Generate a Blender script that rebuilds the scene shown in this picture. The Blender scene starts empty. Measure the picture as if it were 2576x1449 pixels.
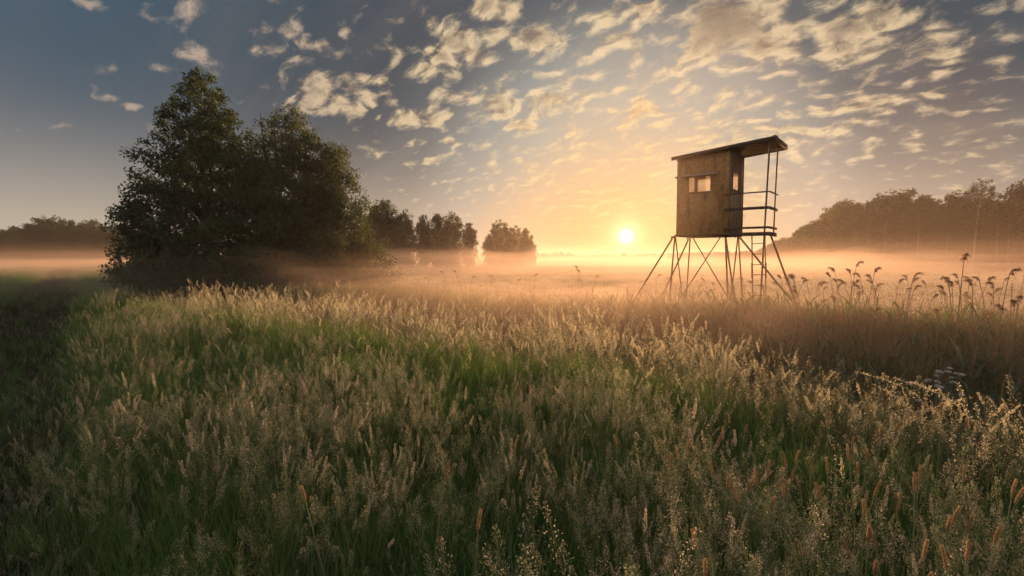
import bpy, math, random
import numpy as np
from mathutils import Vector, Matrix

random.seed(11)
RNG = np.random.default_rng(11)
R = math.radians
scene = bpy.context.scene
col = scene.collection

# ------------------------------------------------------------------ camera
EYE = 1.9
PITCH = R(3.38)
cam_d = bpy.data.cameras.new("camera")
cam_d.lens = 18.0
cam_d.sensor_width = 36.0
cam_d.clip_start = 0.05
cam_d.clip_end = 6000
cam = bpy.data.objects.new("camera", cam_d)
cam.location = (0, 0, EYE)
cam.rotation_euler = (R(90) - PITCH, 0, 0)
col.objects.link(cam)
scene.camera = cam

def ray(px, py):
    """direction of a point of the photograph (in a 2576 px wide copy of it)"""
    a, b = (px - 1288) / 1288.0, (724.5 - py) / 1288.0
    cp, sp = math.cos(PITCH), math.sin(PITCH)
    return Vector((a, cp + b * sp, b * cp - sp))

def at(px, py, Y):
    d = ray(px, py)
    return Vector((0, 0, EYE)) + d * (Y / d.y)

SUN_DIR = ray(1575, 594).normalized()
SUN_EL = math.asin(SUN_DIR.z)
SUN_AZ = math.atan2(SUN_DIR.x, SUN_DIR.y)

EXPO = 1.45                                       # stops; the sky strengths below are divided by 2 ** EXPO

# ------------------------------------------------------------------ sky
def lin(c):
    return tuple(((v / 255) / 12.92 if v / 255 <= 0.04045 else ((v / 255 + 0.055) / 1.055) ** 2.4) for v in c)

class G:
    def __init__(s, nt): s.nt = nt
    def node(s, t, **kw):
        n = s.nt.nodes.new(t)
        for k, v in kw.items(): setattr(n, k, v)
        return n
    def put(s, sock, v):
        if isinstance(v, bpy.types.NodeSocket): s.nt.links.new(v, sock)
        elif v is not None: sock.default_value = v
    def m(s, op, a, b=None, c=None, clamp=False):
        n = s.node("ShaderNodeMath", operation=op, use_clamp=clamp)
        for i, v in enumerate((a, b, c)):
            if v is not None: s.put(n.inputs[i], v)
        return n.outputs[0]
    def v(s, op, a, b=None, scale=None):
        n = s.node("ShaderNodeVectorMath", operation=op)
        s.put(n.inputs[0], a)
        if b is not None: s.put(n.inputs[1], b)
        if scale is not None: s.put(n.inputs["Scale"], scale)
        return n.outputs["Value" if op in ("DOT_PRODUCT", "LENGTH", "DISTANCE") else "Vector"]
    def xyz(s, x, y, z):
        n = s.node("ShaderNodeCombineXYZ")
        for i, q in enumerate((x, y, z)): s.put(n.inputs[i], q)
        return n.outputs[0]
    def noise(s, vec, scale, detail=4, rough=0.5, dist=0.0, out="Fac"):
        n = s.node("ShaderNodeTexNoise")
        s.put(n.inputs["Vector"], vec)
        n.inputs["Scale"].default_value = scale
        n.inputs["Detail"].default_value = detail
        n.inputs["Roughness"].default_value = rough
        n.inputs["Distortion"].default_value = dist
        return n.outputs[out]
    def ramp(s, fac, stops, interp="LINEAR"):
        n = s.node("ShaderNodeValToRGB")
        n.color_ramp.interpolation = interp
        e = n.color_ramp.elements
        while len(e) < len(stops): e.new(0.5)
        for el, (p, c) in zip(e, stops):
            el.position = p
            el.color = (*c, 1)
        s.put(n.inputs[0], fac)
        return n.outputs[0]
    def mix(s, f, a, b, mode="MIX"):
        n = s.node("ShaderNodeMix", data_type="RGBA", blend_type=mode)
        s.put(n.inputs[0], f)
        for i, q in ((6, a), (7, b)):
            s.put(n.inputs[i], (*q, 1) if isinstance(q, tuple) and len(q) == 3 else q)
        return n.outputs[2]
    def smooth(s, x, lo, hi):
        n = s.node("ShaderNodeMapRange", interpolation_type="SMOOTHSTEP")
        s.put(n.inputs[0], x)
        n.inputs[1].default_value = lo
        n.inputs[2].default_value = hi
        return n.outputs[0]

world = bpy.data.worlds.new("World")
scene.world = world
world.use_nodes = True
wt = world.node_tree
wt.nodes.clear()
g = G(wt)
D = g.v("NORMALIZE", g.node("ShaderNodeTexCoord").outputs["Generated"])
sep = g.node("ShaderNodeSeparateXYZ")
wt.links.new(D, sep.inputs[0])
dx, dy, dz = sep.outputs
zc = g.m("MAXIMUM", dz, 0.0)
cosang = g.v("DOT_PRODUCT", D, tuple(SUN_DIR))
ang = g.m("MULTIPLY", g.m("ARCCOSINE", g.m("MINIMUM", cosang, 0.9999999)), 1 / math.pi)   # 0..1 = 0..180 deg
elev = g.m("MULTIPLY", g.m("ARCSINE", zc), 180 / math.pi)
def deg(stops): return [(d / 180, lin(c)) for d, c in stops]
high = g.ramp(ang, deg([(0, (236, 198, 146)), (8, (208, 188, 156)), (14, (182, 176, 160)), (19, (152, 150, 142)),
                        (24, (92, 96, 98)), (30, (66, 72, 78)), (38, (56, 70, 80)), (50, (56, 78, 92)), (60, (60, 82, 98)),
                        (75, (112, 122, 134)), (90, (158, 160, 166)), (125, (194, 186, 182)), (180, (214, 198, 186))]))  # unseen sky overhead and behind raised to light meadow and cabin
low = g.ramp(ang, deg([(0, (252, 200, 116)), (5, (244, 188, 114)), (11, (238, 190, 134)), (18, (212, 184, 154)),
                       (26, (192, 172, 148)), (38, (172, 160, 144)), (52, (184, 170, 152)), (90, (188, 178, 168)), (125, (204, 190, 178)), (180, (216, 198, 184))]))  # far stops, out of view, likewise brightened and warmed as fill light
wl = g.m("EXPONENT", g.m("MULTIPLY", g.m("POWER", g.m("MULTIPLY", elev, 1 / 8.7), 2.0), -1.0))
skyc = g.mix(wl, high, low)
# clouds: a layer overhead, seen in perspective
Z0 = 0.42
sc_ = g.m("DIVIDE", 1.0, g.m("ADD", zc, Z0))
P = g.xyz(g.m("MULTIPLY", dx, sc_), g.m("MULTIPLY", dy, sc_), 0.0)
def plane(px, py):
    d = ray(px, py).normalized()
    return Vector((d.x / (d.z + Z0), d.y / (d.z + Z0), 0))
SUNP = plane(1575, 594)
# (x, y, half width, half height, strength) of the larger clouds, in the photograph
CL = [(815, 225, 70, 48, 1.05), (770, 268, 55, 32, .9), (865, 275, 55, 30, 1), (930, 258, 35, 22, .85),
      (1165, 105, 52, 38, 1), (1110, 145, 52, 36, 1), (1060, 182, 32, 24, .85), (1210, 128, 30, 18, .75),
      (512, 145, 44, 36, 1), (440, 185, 48, 18, .7), (240, 15, 45, 34, .85), (345, 18, 50, 26, .7), (460, 14, 40, 26, 1),
      (265, 163, 52, 15, .75), (228, 212, 18, 16, .6), (262, 243, 36, 20, .72), (312, 272, 50, 18, .85),
      (168, 318, 40, 9, .75), (50, 328, 18, 6, .55), (372, 325, 32, 14, .75), (725, 75, 34, 24, .75), (775, 105, 50, 20, .75),
      (635, 118, 27, 17, .8), (880, 80, 30, 12, .6), (978, 125, 16, 30, .6), (940, 198, 46, 16, .85), (1235, 20, 60, 26, 1),
      (1335, 85, 62, 26, .85), (1225, 265, 62, 34, .9), (1140, 240, 40, 28, .7), (1060, 292, 78, 24, 1), (1300, 315, 40, 18, .95), (945, 295, 18, 14, .7),
      (945, 387, 24, 14, .7), (1130, 355, 28, 9, .7), (1020, 350, 36, 10, .6), (1010, 405, 26, 8, .7), (1080, 400, 36, 10, .8),
      (1380, 250, 52, 16, .7), (1622, 275, 38, 20, .9), (1820, 75, 90, 55, 1.15), (1760, 105, 55, 60, .9), (1930, 110, 60, 40, .8), (1600, 25, 70, 30, .7),
      (1560, 95, 60, 26, .6), (2120, 70, 70, 26, .9), (2220, 30, 60, 30, .7), (2370, 138, 42, 18, .9), (2130, 110, 50, 30, .7), (2200, 262, 70, 18, .8), (2370, 235, 32, 12, .7), (2010, 330, 60, 12, .8)]
def warped(Pv):
    warp = g.noise(Pv, 6.0, 3, 0.55, out="Color")
    return g.v("ADD", Pv, g.v("SCALE", g.v("SUBTRACT", warp, (0.5, 0.5, 0.5)), scale=0.10))
def puffs(Pw):
    mp = g.node("ShaderNodeMapping", vector_type="TEXTURE")      # stretched along the wind
    mp.inputs["Rotation"].default_value = (0, 0, R(-41))
    mp.inputs["Scale"].default_value = (1.35, 0.9, 1)
    wt.links.new(Pw, mp.inputs[0])
    vo = g.node("ShaderNodeTexVoronoi", feature="SMOOTH_F1", voronoi_dimensions="2D")
    wt.links.new(mp.outputs[0], vo.inputs["Vector"])
    vo.inputs["Scale"].default_value = 21.0; vo.inputs["Smoothness"].default_value = 0.35; vo.inputs["Randomness"].default_value = 1.0
    return g.m("ADD", g.m("MULTIPLY", g.noise(mp.outputs[0], 20.0, 7, 0.62), 0.84), g.m("MULTIPLY", g.m("SUBTRACT", 0.72, vo.outputs["Distance"]), 0.24))
PW = warped(P)
toward = g.v("SCALE", g.v("NORMALIZE", g.v("SUBTRACT", tuple(SUNP), P)), scale=0.022)
n0, n1 = puffs(PW), puffs(g.v("ADD", PW, toward))
blob = None; under = None
for (x, y, rx, ry, a) in CL:
    c = plane(x, y); ex = plane(x + rx, y) - c; ey = plane(x, y - ry) - c
    mp = g.node("ShaderNodeMapping", vector_type="TEXTURE")
    mp.inputs["Location"].default_value = c
    mp.inputs["Rotation"].default_value = (0, 0, math.atan2(ex.y, ex.x))
    mp.inputs["Scale"].default_value = (ex.length * 1.12, ey.length * 1.12, 1)
    wt.links.new(PW, mp.inputs[0])
    q = mp.outputs[0]
    b = g.m("MULTIPLY", g.m("POWER", 0.3679, g.v("DOT_PRODUCT", q, q)), a)
    if (x, y) == (1820, 75): gloom = b                      # the one thick grey cloud
    blob = b if blob is None else g.m("MAXIMUM", blob, b)
    if rx * ry > 1300:        # big clouds: their sunward underside is the lit one
        w = g.m("MULTIPLY", b, g.v("DOT_PRODUCT", q, (0, 1, 0)))
        under = w if under is None else g.m("ADD", under, w)
pxs = g.node("ShaderNodeSeparateXYZ"); wt.links.new(PW, pxs.inputs[0])
cov = g.noise(P, 2.2, 2, 0.5)
right = g.smooth(pxs.outputs[0], -0.75, 0.25)                      # thicker towards the sun and to its right
cover = g.m("ADD", g.m("ADD", g.m("MULTIPLY", right, 0.215), g.m("MULTIPLY", g.m("SUBTRACT", cov, 0.5), 0.36)), g.m("MULTIPLY", blob, 0.42))
f0 = g.m("ADD", g.m("MULTIPLY", g.m("SUBTRACT", n0, 0.5), 1.15), g.m("SUBTRACT", cover, 0.185))
dens = g.smooth(f0, -0.04, 0.30)
lit = g.m("ADD", 0.66, g.m("MULTIPLY", g.m("SUBTRACT", n0, n1), 4.2))
lit = g.m("SUBTRACT", lit, g.m("MULTIPLY", under, -0.35), clamp=True)
thick = g.smooth(f0, 0.20, 0.50)
lit = g.m("MULTIPLY", lit, g.m("SUBTRACT", 1.0, g.m("MULTIPLY", thick, 0.62)))
lit = g.m("MULTIPLY", lit, g.m("SUBTRACT", 1.0, g.m("MULTIPLY", gloom, 0.62)))
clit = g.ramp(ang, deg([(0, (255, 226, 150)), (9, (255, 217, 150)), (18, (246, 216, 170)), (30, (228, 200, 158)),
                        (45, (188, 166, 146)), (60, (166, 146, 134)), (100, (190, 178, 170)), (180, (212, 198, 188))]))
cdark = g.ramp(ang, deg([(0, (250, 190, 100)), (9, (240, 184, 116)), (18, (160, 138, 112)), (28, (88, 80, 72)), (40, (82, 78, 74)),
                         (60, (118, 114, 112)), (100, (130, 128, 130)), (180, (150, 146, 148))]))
cc = g.mix(lit, cdark, clit)
fade = g.smooth(dz, 0.025, 0.11)
opac = g.m("MULTIPLY", g.m("MULTIPLY", dens, fade), 0.95)
# thin high veil, streaks running up to the right
mpv = g.node("ShaderNodeMapping")
mpv.vector_type = "TEXTURE"
mpv.inputs["Rotation"].default_value = (0, 0, R(-41)); mpv.inputs["Scale"].default_value = (3.2, 0.55, 1)
wt.links.new(P, mpv.inputs[0])
veil = g.m("MULTIPLY", g.smooth(g.noise(mpv.outputs[0], 3.2, 5, 0.55), 0.45, 0.8), 0.08)
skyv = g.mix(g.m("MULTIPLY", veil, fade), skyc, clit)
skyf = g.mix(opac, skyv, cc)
# the sun and the glare in the air around it
angd = g.m("MULTIPLY", ang, 180.0)
disc = g.m("MULTIPLY", g.m("SUBTRACT", 1.0, g.smooth(angd, 0.05, 0.85)), 5.0)
glow1 = g.m("MULTIPLY", g.m("EXPONENT", g.m("MULTIPLY", angd, -1 / 0.65)), 2.2)
glow2 = g.m("MULTIPLY", g.m("EXPONENT", g.m("MULTIPLY", angd, -1 / 2.6)), 0.14)
sunrgb = g.v("ADD", g.v("SCALE", (1.0, 0.86, 0.55), scale=g.m("ADD", disc, glow1)), g.v("SCALE", (1.0, 0.62, 0.22), scale=glow2))
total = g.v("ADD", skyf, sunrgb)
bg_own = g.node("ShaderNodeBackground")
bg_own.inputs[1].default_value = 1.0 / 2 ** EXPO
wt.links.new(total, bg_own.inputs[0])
nish = g.node("ShaderNodeTexSky", sky_type="NISHITA")
nish.sun_disc = False
nish.sun_elevation = SUN_EL
nish.sun_rotation = SUN_AZ
nish.dust_density = 1.0
bg_n = g.node("ShaderNodeBackground")
bg_n.inputs[1].default_value = 0.05
wt.links.new(g.v("MULTIPLY", g.v("MINIMUM", nish.outputs[0], (1.2, 1.2, 1.2)), (.12, .13, .16)), bg_n.inputs[0])
add = g.node("ShaderNodeAddShader")
wt.links.new(bg_own.outputs[0], add.inputs[0]); wt.links.new(bg_n.outputs[0], add.inputs[1])
wo = g.node("ShaderNodeOutputWorld")
wt.links.new(add.outputs[0], wo.inputs[0])

# ------------------------------------------------------------------ sun
sun_d = bpy.data.lights.new("sun", "SUN")
sun_d.energy = 5.0
sun_d.angle = R(0.5)
sun_d.color = (1.0, 0.60, 0.32)
sun = bpy.data.objects.new("sun", sun_d)
sun.rotation_euler = (-SUN_DIR).to_track_quat("-Z", "Y").to_euler()
sun.location = (60, 200, 60)
col.objects.link(sun)

scene.view_settings.view_transform = "Standard"
scene.view_settings.look = "None"
scene.view_settings.exposure = EXPO
scene.view_settings.gamma = 1.0
scene.view_settings.use_curve_mapping = False
cy = scene.cycles
cy.max_bounces = 5
cy.diffuse_bounces = 2
cy.glossy_bounces = 2
cy.transmission_bounces = 3
cy.transparent_max_bounces = 64
cy.volume_bounces = 1
cy.sample_clamp_indirect = 4.0
cy.caustics_reflective = False
cy.caustics_refractive = False
cy.use_denoising = True
cy.use_adaptive_sampling = True
cy.adaptive_threshold = 0.02

# ------------------------------------------------------------------ helpers
def mesh_arr(name, V, F, mats=(), mi=None, smooth=False):
    """V (n,3); F a list of index arrays, each (k, 3 or 4)"""
    V = np.asarray(V, np.float32)
    Fs = [np.asarray(f, np.int32) for f in (F if isinstance(F, list) else [F]) if len(f)]
    me = bpy.data.meshes.new(name)
    me.vertices.add(len(V)); me.vertices.foreach_set("co", V.ravel())
    loops = np.concatenate([f.ravel() for f in Fs])
    tot = np.concatenate([np.full(len(f), f.shape[1], np.int32) for f in Fs])
    start = np.concatenate([[0], np.cumsum(tot)[:-1]]).astype(np.int32)
    me.loops.add(len(loops)); me.loops.foreach_set("vertex_index", loops)
    me.polygons.add(len(tot)); me.polygons.foreach_set("loop_start", start); me.polygons.foreach_set("loop_total", tot)
    if mi is not None: me.polygons.foreach_set("material_index", np.asarray(mi, np.int32))
    if smooth: me.polygons.foreach_set("use_smooth", np.ones(len(tot), bool))
    for m_ in mats: me.materials.append(m_)
    me.update(calc_edges=True)
    return me

class MB:
    """collects shapes of one mesh"""
    def __init__(s): s.V = []; s.T = []; s.Q = []; s.TM = []; s.QM = []; s.n = 0
    def add(s, V, T=None, Q=None, m=0):
        V = np.asarray(V, float)
        if T is not None and len(T): s.T.append(np.asarray(T) + s.n); s.TM.append(np.full(len(T), m))
        if Q is not None and len(Q): s.Q.append(np.asarray(Q) + s.n); s.QM.append(np.full(len(Q), m))
        s.V.append(V); s.n += len(V)
    def mesh(s, name, mats, smooth=False):
        F = []; M_ = []
        if s.T: F.append(np.concatenate(s.T)); M_.append(np.concatenate(s.TM))
        if s.Q: F.append(np.concatenate(s.Q)); M_.append(np.concatenate(s.QM))
        return mesh_arr(name, np.concatenate(s.V), F, mats, np.concatenate(M_), smooth)
    def tube(s, pts, rad, sides=6, m=0, cap=True):
        pts = [Vector(p) for p in pts]
        rad = [rad] * len(pts) if not hasattr(rad, "__len__") else rad
        V = []; N = len(pts)
        for i, p in enumerate(pts):
            t = (pts[min(i + 1, N - 1)] - pts[max(i - 1, 0)]).normalized()
            a = t.orthogonal() if abs(t.z) > 0.95 else t.cross(Vector((0, 0, 1)))
            a.normalize(); b = t.cross(a)
            for k in range(sides):
                w = 2 * math.pi * k / sides
                V.append(p + (a * math.cos(w) + b * math.sin(w)) * rad[i])
        Q = []
        for i in range(N - 1):
            for k in range(sides):
                k2 = (k + 1) % sides
                Q.append((i * sides + k, i * sides + k2, (i + 1) * sides + k2, (i + 1) * sides + k))
        T = []
        if cap:
            V.append(pts[0]); V.append(pts[-1]); c0 = N * sides
            for k in range(sides):
                k2 = (k + 1) % sides
                T.append((c0, k2, k)); T.append((c0 + 1, (N - 1) * sides + k, (N - 1) * sides + k2))
        s.add([tuple(v) for v in V], T, Q, m)
    def box(s, o, ax, ay, az, m=0):
        """box from corner o along three edge vectors"""
        o, ax, ay, az = Vector(o), Vector(ax), Vector(ay), Vector(az)
        if ax.cross(ay).dot(az) < 0: ax, ay = ay, ax
        V = [o, o + ax, o + ax + ay, o + ay, o + az, o + ax + az, o + ax + ay + az, o + ay + az]
        s.add([tuple(v) for v in V], None, [(0, 3, 2, 1), (4, 5, 6, 7), (0, 1, 5, 4), (1, 2, 6, 5), (2, 3, 7, 6), (3, 0, 4, 7)], m)

def obj(name, me, parent=None, label=None, cat=None, group=None, kind=None, loc=None):
    o = bpy.data.objects.new(name, me)
    if parent: o.parent = parent
    if loc is not None: o.location = loc
    if label: o["label"] = label
    if cat: o["category"] = cat
    if group: o["group"] = group
    if kind: o["kind"] = kind
    col.objects.link(o)
    return o

def copy_thing(root, **props):
    r = root.copy(); col.objects.link(r)
    for k, v_ in props.items(): r[k] = v_
    for ch in root.children:
        c = ch.copy(); col.objects.link(c); c.parent = r
    return r

# ------------------------------------------------------------------ materials
def new_mat(name):
    m_ = bpy.data.materials.new(name); m_.use_nodes = True
    m_.node_tree.nodes.clear()
    return m_, G(m_.node_tree)

def finish(h, shader, disp=None):
    o = h.node("ShaderNodeOutputMaterial")
    h.nt.links.new(shader, o.inputs[0])

def mat_leafy(name, c1, c2, trans=0.45, rough=0.6, scale=1.5, gloss=0.04, tcol=None, per_inst=True):
    """thin plant matter: reflects and lets light through"""
    m_, h = new_mat(name)
    tc = h.node("ShaderNodeTexCoord")
    n = h.noise(tc.outputs["Object"], scale, 3, 0.6)
    f = h.m("MULTIPLY", h.m("SUBTRACT", n, 0.25), 1.8, clamp=True)
    if per_inst:
        oi = h.node("ShaderNodeObjectInfo")
        f = h.m("ADD", h.m("MULTIPLY", f, 0.5), h.m("MULTIPLY", oi.outputs["Random"], 0.5))
    c = h.mix(f, c1, c2)
    d = h.node("ShaderNodeBsdfDiffuse"); h.put(d.inputs[0], c)
    t = h.node("ShaderNodeBsdfTranslucent")
    h.put(t.inputs[0], h.mix(0.5, c, tcol) if tcol else c)
    mx = h.node("ShaderNodeMixShader"); mx.inputs[0].default_value = trans
    h.nt.links.new(d.outputs[0], mx.inputs[1]); h.nt.links.new(t.outputs[0], mx.inputs[2])
    sh = mx.outputs[0]
    if gloss:
        gl = h.node("ShaderNodeBsdfGlossy"); gl.inputs["Roughness"].default_value = rough
        m2 = h.node("ShaderNodeMixShader"); m2.inputs[0].default_value = gloss
        h.nt.links.new(sh, m2.inputs[1]); h.nt.links.new(gl.outputs[0], m2.inputs[2]); sh = m2.outputs[0]
    finish(h, sh)
    return m_

def mat_solid(name, stops, scale=4.0, rough=0.8, detail=5, stretch=(1, 1, 1), bump=0.0, metallic=0.0, dark=None):
    m_, h = new_mat(name)
    tc = h.node("ShaderNodeTexCoord")
    mp = h.node("ShaderNodeMapping"); mp.inputs["Scale"].default_value = stretch
    h.nt.links.new(tc.outputs["Object"], mp.inputs[0])
    n = h.noise(mp.outputs[0], scale, detail, 0.62)
    c = h.ramp(n, stops)
    if dark:   # stains: (scale, stretch, colour, lo, hi)
        mp2 = h.node("ShaderNodeMapping"); mp2.inputs["Scale"].default_value = dark[1]
        h.nt.links.new(tc.outputs["Object"], mp2.inputs[0])
        f = h.smooth(h.noise(mp2.outputs[0], dark[0], 6, 0.65), dark[3], dark[4])
        c = h.mix(h.m("MULTIPLY", f, 0.85), c, dark[2])
    b = h.node("ShaderNodeBsdfPrincipled")
    h.put(b.inputs["Base Color"], c)
    b.inputs["Roughness"].default_value = rough
    b.inputs["Metallic"].default_value = metallic
    b.inputs["Specular IOR Level"].default_value = 0.3
    if bump:
        bp = h.node("ShaderNodeBump"); bp.inputs["Strength"].default_value = bump; bp.inputs["Distance"].default_value = 0.01
        h.nt.links.new(n, bp.inputs["Height"]); h.nt.links.new(bp.outputs[0], b.inputs["Normal"])
    finish(h, b.outputs[0])
    return m_

M = {}
M["ground"] = mat_solid("ground_soil", [(0.3, (.018, .022, .010)), (0.5, (.035, .040, .016)), (0.7, (.060, .055, .028))], 0.6, 0.95, 8)
M["blade"] = mat_leafy("grass_blade", (.055, .125, .028), (.115, .185, .048), .55, tcol=(.22, .38, .05))
M["track_blade"] = mat_leafy("trodden_blade", (.028, .046, .018), (.060, .066, .030), .3)
M["blade_dry"] = mat_leafy("dry_blade", (.24, .165, .085), (.36, .27, .15), .5)
M["blade_reed"] = mat_leafy("reed_blade", (.045, .085, .035), (.08, .12, .05), .45, tcol=(.11, .17, .04))
M["plume"] = mat_leafy("grass_panicle", (.48, .40, .30), (.68, .59, .46), .6, gloss=0.0)
M["plume_green"] = mat_leafy("green_panicle", (.34, .36, .19), (.52, .49, .30), .5, gloss=0.0)
M["oat"] = mat_leafy("oat_spikelet", (.56, .48, .31), (.72, .62, .43), .68, gloss=0.02)
M["stem"] = mat_leafy("grass_stem", (.15, .20, .07), (.28, .25, .12), .3)
M["foxtail"] = mat_leafy("foxtail_head", (.36, .25, .14), (.50, .37, .21), .5, gloss=0.0)
M["reed_stem"] = mat_leafy("reed_stem", (.17, .11, .06), (.26, .18, .10), .15)
M["reed_plume"] = mat_leafy("reed_plume", (.24, .155, .10), (.36, .25, .165), .4, gloss=0.0)
M["petal"] = mat_leafy("white_petal", (.62, .58, .64), (.75, .70, .74), .35, gloss=0.0)
M["leaf_a"] = mat_leafy("alder_leaf", (.018, .036, .014), (.036, .060, .020), .35, scale=.6, tcol=(.09, .12, .02), per_inst=False)
M["leaf_b"] = mat_leafy("willow_leaf", (.024, .040, .015), (.048, .066, .024), .4, scale=.6, tcol=(.11, .12, .025), per_inst=False)
M["leaf_c"] = mat_leafy("birch_leaf", (.035, .050, .020), (.062, .080, .030), .4, scale=.4, tcol=(.11, .11, .03))
M["leaf_d"] = mat_leafy("forest_leaf", (.030, .046, .018), (.055, .075, .028), .35, scale=.25, tcol=(.08, .10, .03))
M["bark"] = mat_solid("bark", [(.3, (.035, .026, .018)), (.6, (.10, .078, .055))], 3, .9, 6, (1, 1, .2), .4)
M["birch_bark"] = mat_solid("birch_bark", [(.36, (.10, .085, .07)), (.44, (.15, .13, .11)), (.7, (.26, .23, .20))], 2.2, .8, 5, (1, 1, 3))
M["ply"] = mat_solid("weathered_board", [(.3, (.29, .150, .060)), (.5, (.40, .220, .090)), (.7, (.49, .295, .135))], 14, .85, 8, (1, 1, 1), .35,
                     dark=(2.6, (1.5, 1.5, .55), (.12, .090, .048), .50, .68))
M["ply2"] = mat_solid("weathered_plank", [(.3, (.17, .112, .065)), (.55, (.28, .20, .12)), (.75, (.40, .30, .19))], 6, .85, 7, (3, 3, .35), .3,
                      dark=(5, (2, 2, .3), (.04, .034, .022), .52, .62))
M["inner"] = mat_solid("inside_board", [(.3, (.56, .46, .37)), (.7, (.68, .58, .48))], 5, .8)
M["roof"] = mat_solid("roof_felt", [(.3, (.035, .030, .026)), (.7, (.085, .072, .060))], 14, .9, 6, bump=.4)
M["fascia"] = mat_solid("dark_plank", [(.3, (.055, .036, .022)), (.7, (.12, .085, .055))], 6, .85, 6, (.4, 1, 4), .2)
M["flap"] = mat_solid("grey_plank", [(.3, (.24, .20, .18)), (.7, (.38, .33, .29))], 8, .8, 5, (.4, 3, 3))
M["pole"] = mat_solid("round_pole", [(.3, (.060, .040, .026)), (.7, (.14, .10, .066))], 8, .8, 5, (1, 1, .25), .2)
M["frame"] = mat_solid("window_frame", [(.3, (.20, .13, .075)), (.7, (.34, .24, .15))], 9, .7)
M["iron"] = mat_solid("rusty_iron", [(.35, (.05, .03, .02)), (.65, (.13, .07, .04))], 30, .6, 5, metallic=.6)
gm, h_ = new_mat("window_pane")
tr = h_.node("ShaderNodeBsdfTransparent"); tr.inputs[0].default_value = (.93, .91, .88, 1)
df = h_.node("ShaderNodeBsdfTranslucent"); df.inputs[0].default_value = (.8, .74, .66, 1)
gl_ = h_.node("ShaderNodeBsdfGlossy"); gl_.inputs["Roughness"].default_value = .08
mx_ = h_.node("ShaderNodeMixShader"); mx_.inputs[0].default_value = .30
h_.nt.links.new(tr.outputs[0], mx_.inputs[1]); h_.nt.links.new(df.outputs[0], mx_.inputs[2])
mx2 = h_.node("ShaderNodeMixShader"); mx2.inputs[0].default_value = .08
h_.nt.links.new(mx_.outputs[0], mx2.inputs[1]); h_.nt.links.new(gl_.outputs[0], mx2.inputs[2])
finish(h_, mx2.outputs[0]); M["pane"] = gm

# ------------------------------------------------------------------ terrain
DN = np.array([0.636, 0.772]); DP = np.array([1.73, 5.4])          # the ditch: s = distance beyond the edge of the near meadow
def ss(x, a, b):
    t = np.clip((x - a) / (b - a), 0, 1); return t * t * (3 - 2 * t)
def s_of(x, y): return (x - DP[0]) * DN[0] + (y - DP[1]) * DN[1]
PATH = np.array([(-1.4, -2.5), (-2.35, 1.0), (-4.1, 3.0), (-7.6, 7.2), (-11.9, 12.2), (-21.3, 23.5), (-36, 40.5), (-70, 80)], float)
def path_d(x, y):
    best = np.full(np.shape(x), 1e9)
    for a, b in zip(PATH[:-1], PATH[1:]):
        ab = b - a
        t = np.clip(((x - a[0]) * ab[0] + (y - a[1]) * ab[1]) / (ab @ ab), 0, 1)
        best = np.minimum(best, np.hypot(x - a[0] - t * ab[0], y - a[1] - t * ab[1]))
    return best
def wob(x, y, k=1.0, sd=0.0):
    return (np.sin(x * .83 * k + 1.3 + sd) * np.cos(y * .71 * k - .4 + sd) + .6 * np.sin(x * 1.9 * k + y * 1.3 * k + 2.1 * sd) + .4 * np.cos(x * 3.1 * k - y * 2.7 * k + sd)) / 2.0
def hgt(x, y):
    x = np.asarray(x, float); y = np.asarray(y, float)
    s = s_of(x, y) + .25 * wob(x, y, .6)
    ditch_on = 1 - ss(-x, 14, 26)
    z = -0.62 * ss(s, .1, 1.5) * (1 - ss(s, 3.2, 7.4)) * ditch_on
    z = z + (0.11 - .20 * ss(x, 1.6, 3.4)) * ss(s, -2.8, -.6) * (1 - ss(s, -.1, .9)) * ditch_on - .12 * ss(s, .3, 2.5)
    z = z - 0.10 * ss(-s, 2.2, 5.5) * (1 - ss(np.hypot(x, y), 8, 20))
    z = z + 0.06 * np.exp(-((s - 8.0) / 1.6) ** 2) * ditch_on
    near = 1 - ss(np.hypot(x, y), 60, 140)
    z = z + .045 * wob(x, y, .9, 1.7) * near
    z = z - .10 * np.exp(-(path_d(x, y) / .8) ** 2)
    return z
def hz(x, y): return float(hgt(np.array([x]), np.array([y]))[0])

a_ = np.linspace(-1, 1, 261); gx = np.sinh(a_ * 6.3) / np.sinh(6.3) * 1450
b_ = np.linspace(-1, 1, 261); gy = np.sinh(b_ * 6.3) / np.sinh(6.3) * 1450 + 6
XX, YY = np.meshgrid(gx, gy)
ZZ = hgt(XX, YY)
nx_, ny_ = XX.shape[1], XX.shape[0]
idx_ = np.arange(nx_ * ny_).reshape(ny_, nx_)
Q_ = np.stack([idx_[:-1, :-1], idx_[:-1, 1:], idx_[1:, 1:], idx_[1:, :-1]], -1).reshape(-1, 4)
obj("ground", mesh_arr("ground", np.stack([XX, YY, ZZ], -1).reshape(-1, 3), Q_, [M["ground"]], smooth=True), kind="structure")

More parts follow.
